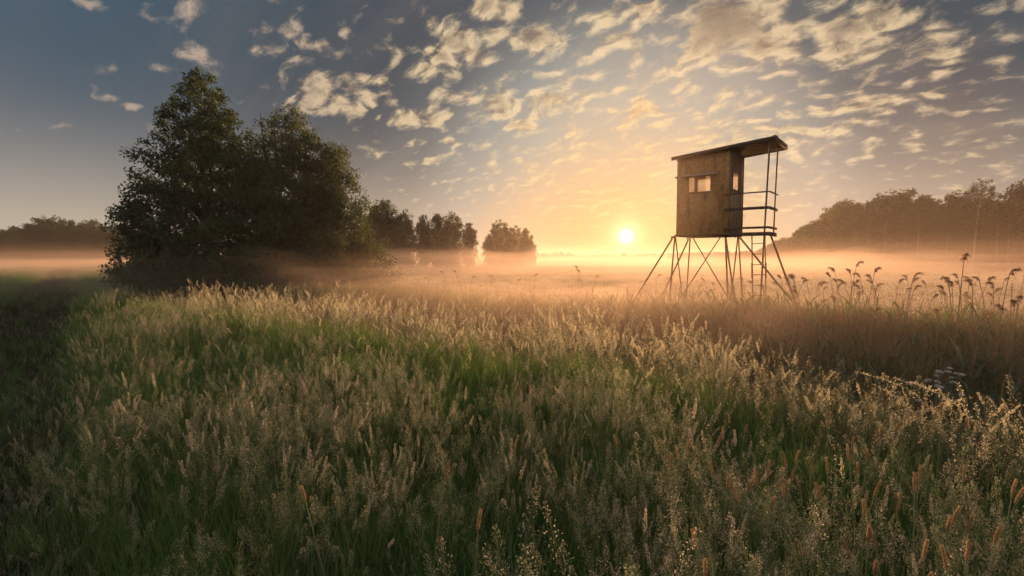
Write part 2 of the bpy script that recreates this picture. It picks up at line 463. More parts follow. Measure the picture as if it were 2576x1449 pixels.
# ------------------------------------------------------------------ morning air
def mat_air(name, density, colour, aniso):
    m_, h = new_mat(name)
    vol = h.node("ShaderNodeVolumePrincipled")
    vol.inputs["Color"].default_value = (*colour, 1)
    vol.inputs["Density"].default_value = density
    vol.inputs["Anisotropy"].default_value = aniso
    vol.inputs["Density Attribute"].default_value = ""
    o = h.node("ShaderNodeOutputMaterial")
    h.nt.links.new(vol.outputs[0], o.inputs["Volume"])
    try: m_.cycles.homogeneous_volume = True
    except Exception: pass
    return m_
hb = MB(); hb.box((-1600, -1600, -2.2), (3200, 0, 0), (0, 3200, 0), (0, 0, 20))
obj("haze", hb.mesh("haze", [mat_air("haze", 0.00020, (.88, .80, .74), .4)]), kind="stuff",
    label="thin warm morning haze over the whole meadow")
def mist_sheet(top, y0, run, dens, seed, amp):
    n = 90
    xs = np.sinh(np.linspace(-1, 1, n) * 3.6) / math.sinh(3.6) * 420; ys = -6 + (np.linspace(0, 1, n) ** 2.4) * 730
    X, Y = np.meshgrid(xs, ys)
    T = top + amp * (wob(X, Y, .05, seed) + .5 * wob(X, Y, .13, seed + 3)) * .7
    # begins in the ditch, and further off over the meadow on the left
    w_ = 1.2 * wob(X, Y, .3, seed + 5)
    rise = np.maximum(ss(s_of(X, Y) + w_, y0, y0 + run), ss(Y + w_, 15 + 2 * y0, 34))
    Tz = -1.6 + (T + 1.6) * rise
    Tz[0, :] = Tz[-1, :] = -1.55; Tz[:, 0] = Tz[:, -1] = -1.55
    V = np.concatenate([np.stack([X, Y, np.maximum(Tz, -1.55)], -1).reshape(-1, 3), np.stack([X, Y, np.full_like(X, -1.7)], -1).reshape(-1, 3)])
    i0 = np.arange(n * n).reshape(n, n); i1 = i0 + n * n
    def quads(a, b, c, d): return np.stack([a, b, c, d], -1).reshape(-1, 4)
    Q = [quads(i0[:-1, :-1], i0[:-1, 1:], i0[1:, 1:], i0[1:, :-1]), quads(i1[:-1, :-1], i1[1:, :-1], i1[1:, 1:], i1[:-1, 1:]),
         quads(i0[0, :-1], i1[0, :-1], i1[0, 1:], i0[0, 1:]), quads(i0[-1, 1:], i1[-1, 1:], i1[-1, :-1], i0[-1, :-1]),
         quads(i0[1:, 0], i1[1:, 0], i1[:-1, 0], i0[:-1, 0]), quads(i0[:-1, -1], i1[:-1, -1], i1[1:, -1], i0[1:, -1])]
    return mesh_arr("mist", V, Q, [mat_air("mist", dens, (.68, .50, .39), .36)], smooth=True)
for top, y0, run, dens, sd, amp in ((5.4, 1.0, 10, .00015, 1.0, 1.5), (4.2, .9, 9, .00025, 2.2, 1.4), (3.3, .8, 9, .0005, 3.4, 1.2), (2.6, .6, 8, .0011, 4.1, 1.0), (1.95, .4, 7, .0022, 5.5, .8), (1.35, .2, 5, .0050, 6.7, .5)):
    obj("mist", mist_sheet(top, y0, run, dens, sd, amp), kind="stuff", label="low ground mist lying over the field behind the reeds")

# mist volumes added along the ditch, imitating lens flare and brightening the bank
def ditch_glow_mist(a0, a1, a2, a3, dens):
    DT = np.array([-DN[1], DN[0]])                     # along the ditch, towards the left
    na, nb = 60, 24
    al = np.linspace(-6.5, 17, na); sb = np.linspace(-.9, 12, nb)
    A_, S_ = np.meshgrid(al, sb)
    X = DP[0] + DT[0] * A_ + DN[0] * S_; Y = DP[1] + DT[1] * A_ + DN[1] * S_
    env = ss(A_, a0, a1) * (1 - ss(A_, a2, a3)) * ss(S_, -.9, 2.2) * (1 - ss(S_, 8.5, 12))
    top = -1.3 + (2.55 + .45 * wob(X, Y, .35, 2.0)) * env
    V = np.concatenate([np.stack([X, Y, top], -1).reshape(-1, 3), np.stack([X, Y, np.full_like(X, -1.35)], -1).reshape(-1, 3)])
    i0 = np.arange(na * nb).reshape(nb, na); i1 = i0 + na * nb
    q = lambda a, b, c, d: np.stack([a, b, c, d], -1).reshape(-1, 4)
    Q = [q(i0[:-1, :-1], i0[:-1, 1:], i0[1:, 1:], i0[1:, :-1])[:, ::-1], q(i1[:-1, :-1], i1[1:, :-1], i1[1:, 1:], i1[:-1, 1:])[:, ::-1],
         q(i0[0, :-1], i1[0, :-1], i1[0, 1:], i0[0, 1:])[:, ::-1], q(i0[-1, 1:], i1[-1, 1:], i1[-1, :-1], i0[-1, :-1])[:, ::-1],
         q(i0[1:, 0], i1[1:, 0], i1[:-1, 0], i0[:-1, 0])[:, ::-1], q(i0[:-1, -1], i1[:-1, -1], i1[1:, -1], i0[1:, -1])[:, ::-1]]
    return mesh_arr("mist", V, Q, [mat_air("ditch_glow_mist", dens, (.78, .56, .43), .5)], smooth=True)
obj("mist", ditch_glow_mist(-4.2, 1.0, 9, 17, .022), kind="stuff", label="added mist along the ditch, standing in for sun glare over the reeds")
obj("mist", ditch_glow_mist(-6.5, -5.0, -1, 4, .012), kind="stuff", label="added thin mist over the ditch on the right, brightening the bank")

# drifting wisps: flat lenses with ragged outlines lying on the field
def wisp(cx, cy, lx, ly, hh, z0, rz, seed):
    na, nb = 48, 9
    az = np.linspace(0, 2 * math.pi, na, endpoint=False)
    edge = 1 + .22 * np.sin(az * 3 + seed) + .16 * np.sin(az * 5 + 2.3 * seed) + .09 * np.sin(az * 9 + seed * 1.7)
    V = []; rows = []
    for sgn in (1, -1):
        for k in range(nb):
            r = k / nb if sgn == 1 else k / nb
            th = (1 - r ** 2) ** .8
            x = r * edge * np.cos(az) * lx; y = r * edge * np.sin(az) * ly
            bump = 1 + .35 * wob(x + cx, y + cy, .22, seed)
            z = z0 + (hh * th * bump if sgn == 1 else -.5 * hh * th)
            V.append(np.stack([x, y, z * np.ones(na)], -1)); 
    x = edge * np.cos(az) * lx; y = edge * np.sin(az) * ly
    V.append(np.stack([x, y, np.full(na, z0)], -1))
    V = np.concatenate(V)
    i = np.arange(na); j = (i + 1) % na
    Q = []
    top = [k * na for k in range(nb)] + [2 * nb * na]; bot = [(nb + k) * na for k in range(nb)] + [2 * nb * na]
    for a_, b_ in zip(top[:-1], top[1:]): Q.append(np.stack([a_ + i, b_ + i, b_ + j, a_ + j], -1))
    for a_, b_ in zip(bot[:-1], bot[1:]): Q.append(np.stack([a_ + i, a_ + j, b_ + j, b_ + i], -1))
    c, s_ = math.cos(rz), math.sin(rz)
    V = np.stack([V[:, 0] * c - V[:, 1] * s_ + cx, V[:, 0] * s_ + V[:, 1] * c + cy, V[:, 2]], -1)
    return mesh_arr("mist", V, Q, [wisp_mat], smooth=True)
wisp_mat = mat_air("wisp", .013, (.76, .57, .45), .36)
for k, (cx, cy, lx, ly, hh, z0, rz) in enumerate(((2, 58, 26, 9, 2.2, .9, .1), (-18, 62, 22, 8, 2.6, 1.0, -.2), (24, 46, 17, 6, 1.6, .8, .15), (-9, 40, 13, 5, 1.7, .9, .1), (12, 33, 11, 4, 1.1, .8, -.15), (44, 62, 20, 7, 1.8, 1.0, .1),
                                                   (8, 100, 40, 12, 3.0, 1.2, 0), (60, 90, 16, 14, 2.6, 1.0, .3), (-55, 105, 36, 10, 2.6, 1.0, .1), (-34, 40, 12, 5, 1.5, .9, .2), (-2, 24, 7, 2.6, .9, .8, .3), (30, 28, 9, 3.5, .8, .6, -.2),
                                                   (-17, 24.5, 10, 3.4, 1.9, .5, -.15), (-8, 27, 11, 3.6, 1.1, .6, .1), (-25, 29, 8, 4.0, 2.4, .6, .2), (-13, 21, 6, 2.4, 1.5, .6, .25), (-20, 19, 6, 2.4, 1.3, .6, -.3))):
    obj("mist", wisp(cx, cy, lx, ly, hh, z0, rz, k * 1.7 + .4), kind="stuff", label="wisp of mist drifting low over the field")

wisp_mat = mat_air("stand_mist", .0030, (.82, .58, .40), .60)  # volume added to imitate lens flare over the cabin
obj("mist", wisp(6.2, 13.0, 8.0, 7.0, 6.4, .6, -.3, 2.2), kind="stuff", label="added thin mist round the hunting stand, standing in for sun glare")

# ------------------------------------------------------------------ hunting stand
PHI = R(38)
U = Vector((math.cos(PHI), -math.sin(PHI), 0)); W = Vector((math.sin(PHI), math.cos(PHI), 0)); ZV = Vector((0, 0, 1))
C0 = Vector((5.88, 14.0, 0))                     # near corner of the cabin on the ground
WF, WS = 1.436, 1.40                             # width of the front, depth of the side
FLOOR, TOPF = 2.56, 4.74
def L(u, w, z): return C0 + U * u + W * w + ZV * z
stand = obj("hunting_stand", None, loc=C0 + U * -.7 + W * .7,
            label="raised wooden hunting stand on thin pole legs beside the low sun", cat="hunting stand")
stand_inv = Matrix.Translation(stand.location).inverted()
def spart(name, mb, mats, parent=None, smooth=False, label=None):
    me = mb.mesh(name, mats, smooth)
    me.transform(stand_inv)
    return obj(name, me, parent or stand, label=label)
def ring(mb, o, e1, e2, n, w, h0, h1, hole, th):
    """wall w wide along e1, from height h0 to h1(left), h1(right); hole (x0,x1,z0,z1); thickness th along n (outward)"""
    x0, x1, z0, z1 = hole
    h1l, h1r = h1
    out = [(0, h0), (w, h0), (w, h1r), (0, h1l)]; inn = [(x0, z0), (x1, z0), (x1, z1), (x0, z1)]
    V = []
    for d in (0, -th):
        for (a, b) in out + inn: V.append(o + e1 * a + e2 * b + n * d)
    Q = []
    for k in range(4):
        k2 = (k + 1) % 4
        Q += [(k, k2, 4 + k2, 4 + k), (4 + k, 4 + k2, 12 + k2, 12 + k), (k2, k, 8 + k, 8 + k2)]
    mb.add([tuple(v) for v in V], None, Q)
    mb.add([tuple(v) for v in V[8:]], None, [((k + 1) % 4, k, 4 + k, 4 + (k + 1) % 4) for k in range(4)], 1)
TH = .025
TOPU = lambda u: TOPF + .085 * (u + WF)           # roof rises slightly towards the balcony
hole_f = (.345, .935, 1.19 + FLOOR, 1.60 + FLOOR)
def window(parent, o, e1, n, hole, fw=.035, name="window"):
    x0, x1, z0, z1 = hole
    mb = MB()
    for (a, b, c, d) in ((x0 - fw, z0 - fw, x1 - x0 + 2 * fw, fw), (x0 - fw, z1, x1 - x0 + 2 * fw, fw), (x0 - fw, z0, fw, z1 - z0), (x1, z0, fw, z1 - z0)):
        mb.box(o + e1 * a + ZV * b + n * .003, e1 * c, ZV * d, n * .018)
    wf = spart("window_frame", mb, [M["frame"]], parent)
    pm = MB(); pm.box(o + e1 * x0 + ZV * z0 - n * .014, e1 * (x1 - x0), ZV * (z1 - z0), n * .004)
    spart("pane", pm, [M["pane"]], parent)
# walls: front, right side, back, left
mb = MB(); ring(mb, L(-WF, 0, 0), U, ZV, -W, WF, FLOOR, (TOPU(-WF), TOPU(0)), hole_f, TH)
front = spart("front_wall", mb, [M["ply"], M["inner"]])
mb = MB()
x0, x1, z0, z1 = hole_f
mb.box(L(-WF + x0 - .03, -.022, z0 - .03), U * (x1 - x0 + .06), ZV * .03, W * .02)
spart("sill", mb, [M["frame"]], front)
pm = MB(); pm.box(L(-WF + x0, .010, z0), U * (x1 - x0), ZV * (z1 - z0), W * .004); spart("pane", pm, [M["pane"]], front)
hole_s = (.30, .95, 1.24 + FLOOR, 1.70 + FLOOR)
mb = MB(); ring(mb, L(0, 0, 0) , W, ZV, U, WS, FLOOR, (TOPU(0), TOPU(0)), hole_s, TH)
side = spart("side_wall", mb, [M["ply2"], M["inner"]], label="weathered plank side wall with the small window, facing the balcony")
window(side, L(0, 0, 0), W, U, hole_s)
hole_b = (.14, 1.30, 1.24 + FLOOR, 1.72 + FLOOR)
mb = MB(); ring(mb, L(-WF, WS, 0), U, ZV, W, WF, FLOOR, (TOPU(-WF), TOPU(0)), hole_b, TH)
back = spart("back_wall", mb, [M["ply"], M["inner"]]); 
pm = MB(); pm.box(L(-WF + hole_b[0], WS - .012, hole_b[2]), U * (hole_b[1] - hole_b[0]), ZV * (hole_b[3] - hole_b[2]), W * .004); spart("pane", pm, [M["pane"]], back)
hole_l = (.30, 1.05, 1.20 + FLOOR, 1.66 + FLOOR)
mb = MB(); ring(mb, L(-WF, 0, 0) , W, ZV, -U, WS, FLOOR, (TOPU(-WF), TOPU(-WF)), hole_l, TH)
left = spart("left_wall", mb, [M["ply"], M["inner"]])
pm = MB(); pm.box(L(-WF + .010, hole_l[0], hole_l[2]), W * (hole_l[1] - hole_l[0]), ZV * (hole_l[3] - hole_l[2]), U * .004); spart("pane", pm, [M["pane"]], left)
# corner battens and a panel seam batten
mb = MB(); mb.box(L(-.125, -.028, FLOOR + .01), U * .125, ZV * (TOPU(-.06) - FLOOR - .03), W * .026); spart("corner_batten", mb, [M["ply"]])
mb = MB(); mb.box(L(.003, WS - .06, FLOOR + .01), W * .06, ZV * (TOPU(0) - FLOOR - .03), U * .022); spart("corner_batten", mb, [M["ply2"]])
mb = MB(); mb.box(L(.003, .0, FLOOR + .01), W * .05, ZV * (TOPU(0) - FLOOR - .03), U * .016); spart("corner_batten", mb, [M["ply2"]])
# floor of the cabin
mb = MB(); mb.box(L(-WF - .012, -.012, FLOOR - .055), U * (WF + .024), W * (WS + .024), ZV * .052); spart("floor_frame", mb, [M["fascia"]])
# window flaps
mb = MB(); mb.box(L(-WF + .17, -.003, FLOOR + 1.68), U * .98, -W * .17 - ZV * .07, ZV * .018 - W * .006)
spart("window_flap", mb, [M["flap"]], label="pale grey flap board over the front window")
mb = MB(); mb.box(L(-WF - .002, .24, FLOOR + 1.72), W * .86, -U * .16 - ZV * .05, ZV * .018)
spart("window_flap", mb, [M["fascia"]], label="dark flap board seen edge-on on the sunward wall")
# roof: felted sheet, fascia boards, boards of the underside
ru0, ru1, rw0, rw1 = -WF - .13, 1.10, -.10, WS + .06
RU = (U * (ru1 - ru0) + ZV * .085 * (ru1 - ru0))
ro = L(ru0, rw0, TOPU(ru0) + .002)
nb = 9
bw = (rw1 - rw0) / nb
for k in range(nb):
    mb = MB(); mb.box(ro + W * (k * bw + .003), RU, W * (bw - .006), ZV * .022); spart("roof_board", mb, [M["fascia"]])
mb = MB(); mb.box(ro + ZV * .024 - U * .01 - W * .012, RU + U * .02, W * (rw1 - rw0 + .024), ZV * .022)
roofp = spart("roof", mb, [M["roof"]])
mb = MB(); mb.box(ro - W * .028 - ZV * .055, RU, W * .025, ZV * .098); spart("fascia", mb, [M["fascia"]], roofp)
mb = MB(); mb.box(ro + RU - W * .028 - ZV * .055 + U * .002, U * .025, W * (rw1 - rw0 + .056), ZV * .098); spart("fascia", mb, [M["fascia"]], roofp)
mb = MB(); mb.box(ro + W * (rw1 - rw0 + .003) - ZV * .055, RU, W * .025, ZV * .098); spart("fascia", mb, [M["fascia"]], roofp)
mb = MB()
for k in range(26):      # torn felt along the roof end
    w0 = rw0 + (rw1 - rw0) * k / 26; hh = random.uniform(.004, .03)
    mb.box(ro + RU + W * (w0 - rw0) + ZV * .047 - U * random.uniform(.02, .06), U * .07, W * random.uniform(.04, .062), ZV * hh)
spart("felt_edge", mb, [M["roof"]], roofp)
# balcony
BU, BW = .955, .87
nb = 6
for k in range(nb):
    mb = MB(); mb.box(L(.03, k * BW / nb + .004, FLOOR - .012), U * (BU + .05), W * (BW / nb - .012), ZV * .028); spart("floor_plank", mb, [M["fascia"]])
mb = MB(); mb.box(L(-.02, -.05, FLOOR - .085), U * (BU + .10), W * .045, ZV * .085); spart("floor_beam", mb, [M["pole"]])
mb = MB(); mb.box(L(BU + .03, .0, FLOOR - .085), U * .045, W * (BW + .05), ZV * .07); spart("floor_beam", mb, [M["pole"]])
def pole(p, q, r=.024, name="leg", parent=None, mat="pole", r2=None):
    mb = MB(); p, q = Vector(p), Vector(q)
    n = max(2, int((p - q).length / .5)); side_ = Vector((random.uniform(-1, 1), random.uniform(-1, 1), 0)) * .006
    pts = [p.lerp(q, i / n) + side_ * math.sin(math.pi * i / n) for i in range(n + 1)]
    r2 = r2 or r
    mb.tube(pts, [(r + (r2 - r) * i / n) * random.uniform(.88, 1.13) for i in range(n + 1)], 8)
    return spart(name, mb, [M[mat]], parent, smooth=True)
def zc2(xz, yz): return ((2340 + xz / 2.0125) * .67083, (480 + yz / 2.0125) * .67083)
def zp(xz, yz, Y): return at(*zc2(xz, yz), Y)
def to_ground(a, b):
    d = b - a
    t = (a.z + .24) / -d.z
    return a + d * t
pt_n = L(BU, -.02, FLOOR - .1); pt_f = L(BU, BW, FLOOR - .1)
def TOPR(u): return TOPU(u) - .004
k_bot = to_ground(zp(1055, 760, 13.41), zp(1030, 1260, 13.30))
pole(L(BU + .03, -.05, TOPR(BU)), k_bot, .023, "balcony_post")
pole(L(BU + .045, BW, TOPR(BU)), L(BU, BW, FLOOR - .06), .022, "balcony_post")
# rails: thin bar, two boards
def rail(z, hgt_, th, lo=-.04):
    mb = MB(); mb.box(L(-.10, -.075, z), U * (BU + .16), W * -th, ZV * hgt_); spart("rail", mb, [M["pole"]])
    mb = MB(); mb.box(L(BU + .055, -.05, z), U * th, W * (BW + .10), ZV * hgt_); spart("rail", mb, [M["pole"]])
rail(FLOOR + 1.03, .032, .03)
rail(FLOOR + .60, .075, .022)
rail(FLOOR + .10, .058, .022)
# hasp
mb = MB(); mb.tube([L(.02, WS - .02, FLOOR + .60), L(.075, WS - .01, FLOOR + .58), L(.07, WS, FLOOR + .545), L(.03, WS, FLOOR + .55)], .006, 6)
spart("hasp", mb, [M["iron"]])
# legs and braces: (x, y) top and bottom as read in the photograph, with their distances
for (x0, y0, d0, x1, y1, d1, r) in (
        (385, 806, 14.88, 345, 1290, 14.95, .024), (388, 815, 14.9, 438, 1260, 15.5, .019), (500, 812, 15.99, 470, 1270, 16.2, .023),
        (765, 800, 14.02, 783, 1300, 14.05, .026), (768, 825, 14.0, 838, 1320, 13.3, .024), (862, 798, 15.10, 895, 1300, 15.2, .024),
        (860, 815, 15.12, 805, 1300, 15.9, .020), (1098, 785, 14.15, 1290, 1310, 13.85, .026)):
    a = zp(x0, y0, d0); pole(a, to_ground(a, zp(x1, y1, d1)), r)
for (x0, y0, d0, x1, y1, d1, r) in ((366, 832, 14.9, 70, 1310, 15.4, .024), (488, 838, 16.0, 310, 1220, 16.7, .024),
                                    (875, 828, 15.05, 1245, 1280, 14.3, .026), (510, 812, 15.95, 790, 1290, 14.4, .017), (742, 800, 14.1, 430, 1280, 15.4, .017)):
    a = zp(x0, y0, d0); pole(a, to_ground(a, zp(x1, y1, d1)), r, "brace")
for (xa, ya, d) in ((376, 822, 14.9), (496, 826, 16.0), (768, 806, 14.0), (862, 812, 15.1)):       # iron brackets with a bolt where leg meets floor
    mb = MB(); c = zp(xa, ya, d)
    mb.box(c - U * .05 - W * .035 + ZV * -.03, U * .09, W * .05, ZV * .05); mb.tube([c + U * -.09 + ZV * .0, c + U * .06 + ZV * .0], .014, 8)
    mb.tube([c + U * -.085 + ZV * -.07, c + U * -.055 + ZV * .02], .012, 6)
    spart("bracket", mb, [M["iron"]])
# ladder
lt0, lt1 = zp(965, 786, 14.05), zp(1063, 780, 14.0)
lb0, lb1 = to_ground(lt0, zp(972, 1300, 14.0)), to_ground(lt1, zp(1070, 1300, 13.95))
lad = pole(lt0, lb0, .017, "ladder_rail"); pole(lt1, lb1, .017, "ladder_rail")
pole(zp(966, 1018, 14.0), zp(968, 1135, 14.0), .026, "ladder_splice"); pole(zp(1070, 1015, 13.95), zp(1070, 1130, 13.95), .024, "ladder_splice")
for yz in (793, 873, 952, 1032, 1108, 1187, 1265, 1340, 1415):
    f = (yz - 786) / (1300 - 786)
    a = zp(965, 786, 14.05).lerp(zp(972, 1300, 14.0), f); b = zp(1063, 780, 14.0).lerp(zp(1070, 1300, 13.95), f)
    pole(a, b, .011, "rung")

# ------------------------------------------------------------------ trees
def unit(n, rng):
    v = rng.normal(size=(n, 3)); return v / np.linalg.norm(v, axis=1, keepdims=True)

def leaf_cards(P, size, rng, droop=0.0, narrow=.55):
    """one small folded diamond per point"""
    n = len(P)
    nrm = unit(n, rng); t = unit(n, rng)
    t[:, 2] -= droop; t -= nrm * (t * nrm).sum(1, keepdims=True); t /= np.linalg.norm(t, axis=1, keepdims=True)
    b = np.cross(nrm, t)
    s = size * rng.uniform(.6, 1.35, (n, 1))
    V = np.stack([P - t * s * .5, P + b * s * narrow * .5 + nrm * s * .06, P + t * s * .5, P - b * s * narrow * .5 + nrm * s * .06], 1).reshape(-1, 3)
    i = np.arange(n)[:, None] * 4
    return V, np.concatenate([i + np.array([[0, 1, 2]]), i + np.array([[0, 2, 3]])])

def make_tree(H, prof, n_cl, per, leaf, seed, leaf_mat, bark="bark", trunk_r=.16, lean=(0, 0), clump=(.55, .95), droop=0., n_limb=40, forks=1, base=.08, narrow=.55, shell=.45, rough=.18, flat=.7):
    """tapered trunk with limbs, crown of leaf clumps filling the profile [(height share, radius)]"""
    rng = np.random.default_rng(seed)
    t_ = np.array([p[0] for p in prof]); r_ = np.array([p[1] for p in prof])
    def axis(t): return np.stack([lean[0] * t ** 1.5, lean[1] * t ** 1.5, t * H], -1)
    # clump centres
    tt = rng.uniform(t_[0], t_[-1], n_cl * 8); rr = np.interp(tt, t_, r_)
    keep = rng.uniform(0, 1, len(tt)) < (rr / r_.max()) ** 1.3 + .04
    tt, rr = tt[keep][:n_cl], rr[keep][:n_cl]
    az = rng.uniform(0, 2 * math.pi, len(tt))
    lobes = 1 + rough * (np.sin(az * 3 + tt * 9 + seed) + np.sin(az * 5 - tt * 17 + 2 * seed) + .8 * np.sin(tt * 40 + seed + az))
    rad = rr * lobes * rng.uniform(0, 1, len(tt)) ** shell
    Cc = axis(tt) + np.stack([rad * np.cos(az), rad * np.sin(az), -.12 * rad], -1)
    cr = rng.uniform(clump[0], clump[1], len(tt)) * (0.5 + .5 * np.clip(rr / r_.max(), 0, 1))
    cnt = np.maximum(6, (per * (cr / np.mean(clump)) ** 2 * rng.uniform(.5, 1.4, len(tt)))).astype(int)
    ci = np.repeat(np.arange(len(tt)), cnt)
    q = unit(len(ci), rng) * rng.uniform(0, 1, (len(ci), 1)) ** .6
    Pts = Cc[ci] + q * cr[ci][:, None] * np.array([1, 1, flat])
    if droop: Pts[:, 2] -= droop * rng.uniform(0, 1, len(ci)) ** 2 * cr[ci] * 2.0
    V, T = leaf_cards(Pts, leaf, rng, droop, narrow)
    V[:, 2] = np.maximum(V[:, 2], .02)
    crown = mesh_arr("crown", V, T, [leaf_mat])
    mb = MB()
    for f in range(forks):
        off = np.array([0, 0]) if forks == 1 else rng.uniform(-.5, .5, 2)
        pts = []; rads = []
        for k in range(9):
            t = k / 8 * .95; a = axis(np.array([t]))[0]
            wv = .10 * H * .03 * math.sin(k * 1.3 + seed + f)
            pts.append((a[0] + wv + off[0] * (1 + 2 * t), a[1] + wv * .6 + off[1] * (1 + 2 * t), a[2] - .15)); rads.append(max(.012, trunk_r * (1 - t) ** .9 * (1.25 if k == 0 else 1)))
        mb.tube(pts, rads, 8)
    order = rng.permutation(len(tt))[:n_limb]
    for k in order:
        c = Cc[k]; t0 = max(base, (c[2] - .45 * math.hypot(c[0], c[1]) - .3) / H); a = axis(np.array([t0]))[0]
        mid = (a + c) / 2 + np.array([0, 0, .12 * np.linalg.norm(c - a)])
        r0 = trunk_r * .32 * (1 - t0) + .012
        mb.tube([a, mid, c], [r0, r0 * .6, .010], 5, cap=False)
    trunk = mb.mesh("trunk", [M[bark]], True)
    return trunk, crown

def tree(name, parts, loc, label, group=None, cat="tree", rz=0, sc=1.0, wide=1.0):
    r = obj(name, None, loc=loc, label=label, cat=cat, group=group)
    r.rotation_euler = (0, 0, rz); r.scale = (sc * wide, sc * wide, sc)
    obj("trunk", parts[0], r); obj("crown", parts[1], r)
    return r

def ground_at(px, Y): 
    x = (px - 1288) / 1288 * Y * (math.cos(PITCH) + 0)  # close enough: level ray
    return x
def height_to(py, Y, px=1288):
    return at(px, py, Y).z
def put(px, Y):
    p = at(px, 648, Y); return Vector((p.x, Y, hz(p.x, Y)))

# the big clump on the left
YB = 30.0
alder = make_tree(height_to(160, YB), [(.02, 4.3), (.10, 4.6), (.24, 4.5), (.38, 4.1), (.55, 3.35), (.72, 2.5), (.85, 1.6), (.94, .8), (1.0, .1)],
                  1700, 78, .16, 3, M["leaf_a"], trunk_r=.26, clump=(.32, .72), n_limb=140, base=.04, rough=.06, flat=.8, shell=.42)
tree("alder_tree", alder, put(520, YB), "tallest tree of the left group, dense dark cone reaching into the clouds")
will = make_tree(height_to(262, YB + 1.5), [(.03, 3.0), (.2, 3.3), (.5, 3.2), (.75, 2.7), (.9, 1.8), (1.0, .6)],
                 900, 84, .145, 8, M["leaf_b"], trunk_r=.22, clump=(.45, .8), n_limb=130, forks=3, base=.1, rough=.12, flat=.85, shell=.55)
tree("willow_tree", will, put(742, YB + 1.5), "broad loose-crowned tree right of the dark cone, sky showing through")
will2 = make_tree(height_to(345, YB + 3), [(.05, 1.9), (.3, 2.15), (.6, 2.0), (.82, 1.5), (1.0, .5)],
                  430, 80, .145, 15, M["leaf_b"], trunk_r=.16, clump=(.45, .8), n_limb=90, forks=2, base=.1, rough=.16, flat=.9, droop=.3, shell=.55)
tree("willow_tree", will2, put(835, YB + 3), "rounded tree with thin drooping sprays on the right edge of the group")
small = make_tree(3.9, [(.02, 2.0), (.3, 2.3), (.6, 1.8), (.85, 1.0), (1.0, .3)], 200, 80, .14, 21, M["leaf_b"], trunk_r=.08, clump=(.4, .7), n_limb=30, base=.03, rough=.2, flat=.9)
tree("young_tree", small, put(905, YB + 4), "short leafy tree where the big group meets the tree row", sc=1.08)
bush = make_tree(2.6, [(.0, 2.0), (.3, 2.2), (.65, 1.6), (.9, .8), (1.0, .3)], 190, 85, .13, 27, M["leaf_a"], trunk_r=.06, clump=(.4, .65), n_limb=24, base=.02, rough=.2, flat=.9)
for i, (px, dy, s_, lab) in enumerate(((405, -.5, 1.05, "round dark bush at the left foot of the big cone tree"), (455, -3, 1.1, "low bush before the cone tree's base, left of its trunk"),
                                       (530, -3.6, 1.05, "low misty bush right under the tip of the cone tree"), (640, -3.2, 1.0, "low bush between the cone tree and the loose tree"),
                                       (745, -2.5, .85, "low bush under the middle of the loose-crowned tree"), (850, -1.5, .8, "low bush at the right foot of the tree group"))):
    tree("bush", bush, put(px, YB + dy), lab, "bushes at the foot of the big trees", "bush", rz=i * 1.3, sc=s_, wide=1.05)

# row of birches receding to the right of the group
birch = [make_tree(10.0, [(.10, 1.0), (.3, 1.5), (.55, 1.75), (.78, 1.5), (.92, 1.0), (1.0, .4)], 250, 64, .24, 31 + k, M["leaf_c"], "birch_bark", .11,
                   clump=(.4, .75), droop=.55, n_limb=40, base=.15, rough=.22, flat=1.0, shell=.6) for k in range(2)]
dense = make_tree(10.0, [(.05, 2.0), (.25, 2.5), (.5, 2.7), (.76, 2.4), (.92, 1.6), (1.0, .7)], 330, 66, .25, 37, M["leaf_c"], "bark", .14,
                  clump=(.5, .85), n_limb=40, forks=2, base=.1, rough=.18, flat=.95, droop=.2, shell=.5)
def row_tree(px, top, Y, kind, wide, lab, rz):
    loc = put(px, Y); Hh = height_to(top, Y) - loc.z
    parts = dense if kind == "d" else birch[kind]
    tree("birch_tree" if kind != "d" else "broadleaf_tree", parts, loc, lab, "row of trees receding behind the mist", rz=rz, sc=Hh / 10.0, wide=wide)
row_tree(925, 545, 70, 0, 1.15, "hazy birch half hidden by the big group's right edge", .4)
row_tree(946, 515, 74, 1, 1.0, "hazy birch just left of the pointed one in the row", 1.9)
row_tree(973, 502, 75, 0, 1.25, "pointed birch, tallest of the tree row", 3.0)
row_tree(1003, 545, 77, 1, .95, "small birch between the pointed birch and the round-topped tree", 5.2)
row_tree(1020, 526, 78, "d", .72, "round-topped tree right of the pointed birch", 2.2)
row_tree(1066, 540, 86, 1, .95, "sparse birch with sky gaps on both sides, middle of the row", .8)
row_tree(1101, 537, 88, 0, 1.1, "birch leaning against the densest tree's left side", 4.4)
row_tree(1137, 531, 90, "d", .88, "densest and darkest tree of the row, wide flat-topped crown", 5.0)
row_tree(1180, 560, 92, 1, 1.0, "thin drooping birch at the right end of the long row", 2.7)
row_tree(1230, 588, 103, 0, 1.0, "low birch on the left side of the separate clump", .2)
row_tree(1259, 552, 104, "d", .95, "tallest tree of the separate clump left of the sun", 1.2)
row_tree(1293, 566, 105, "d", .85, "middle tree of the separate clump left of the sun", 3.6)
row_tree(1322, 573, 106, 0, .9, "slim pointed tree on the right of the separate clump", 4.0)
row_tree(1337, 606, 106, 1, 1.1, "lowest bushy tree at the right foot of the separate clump", 2.0)

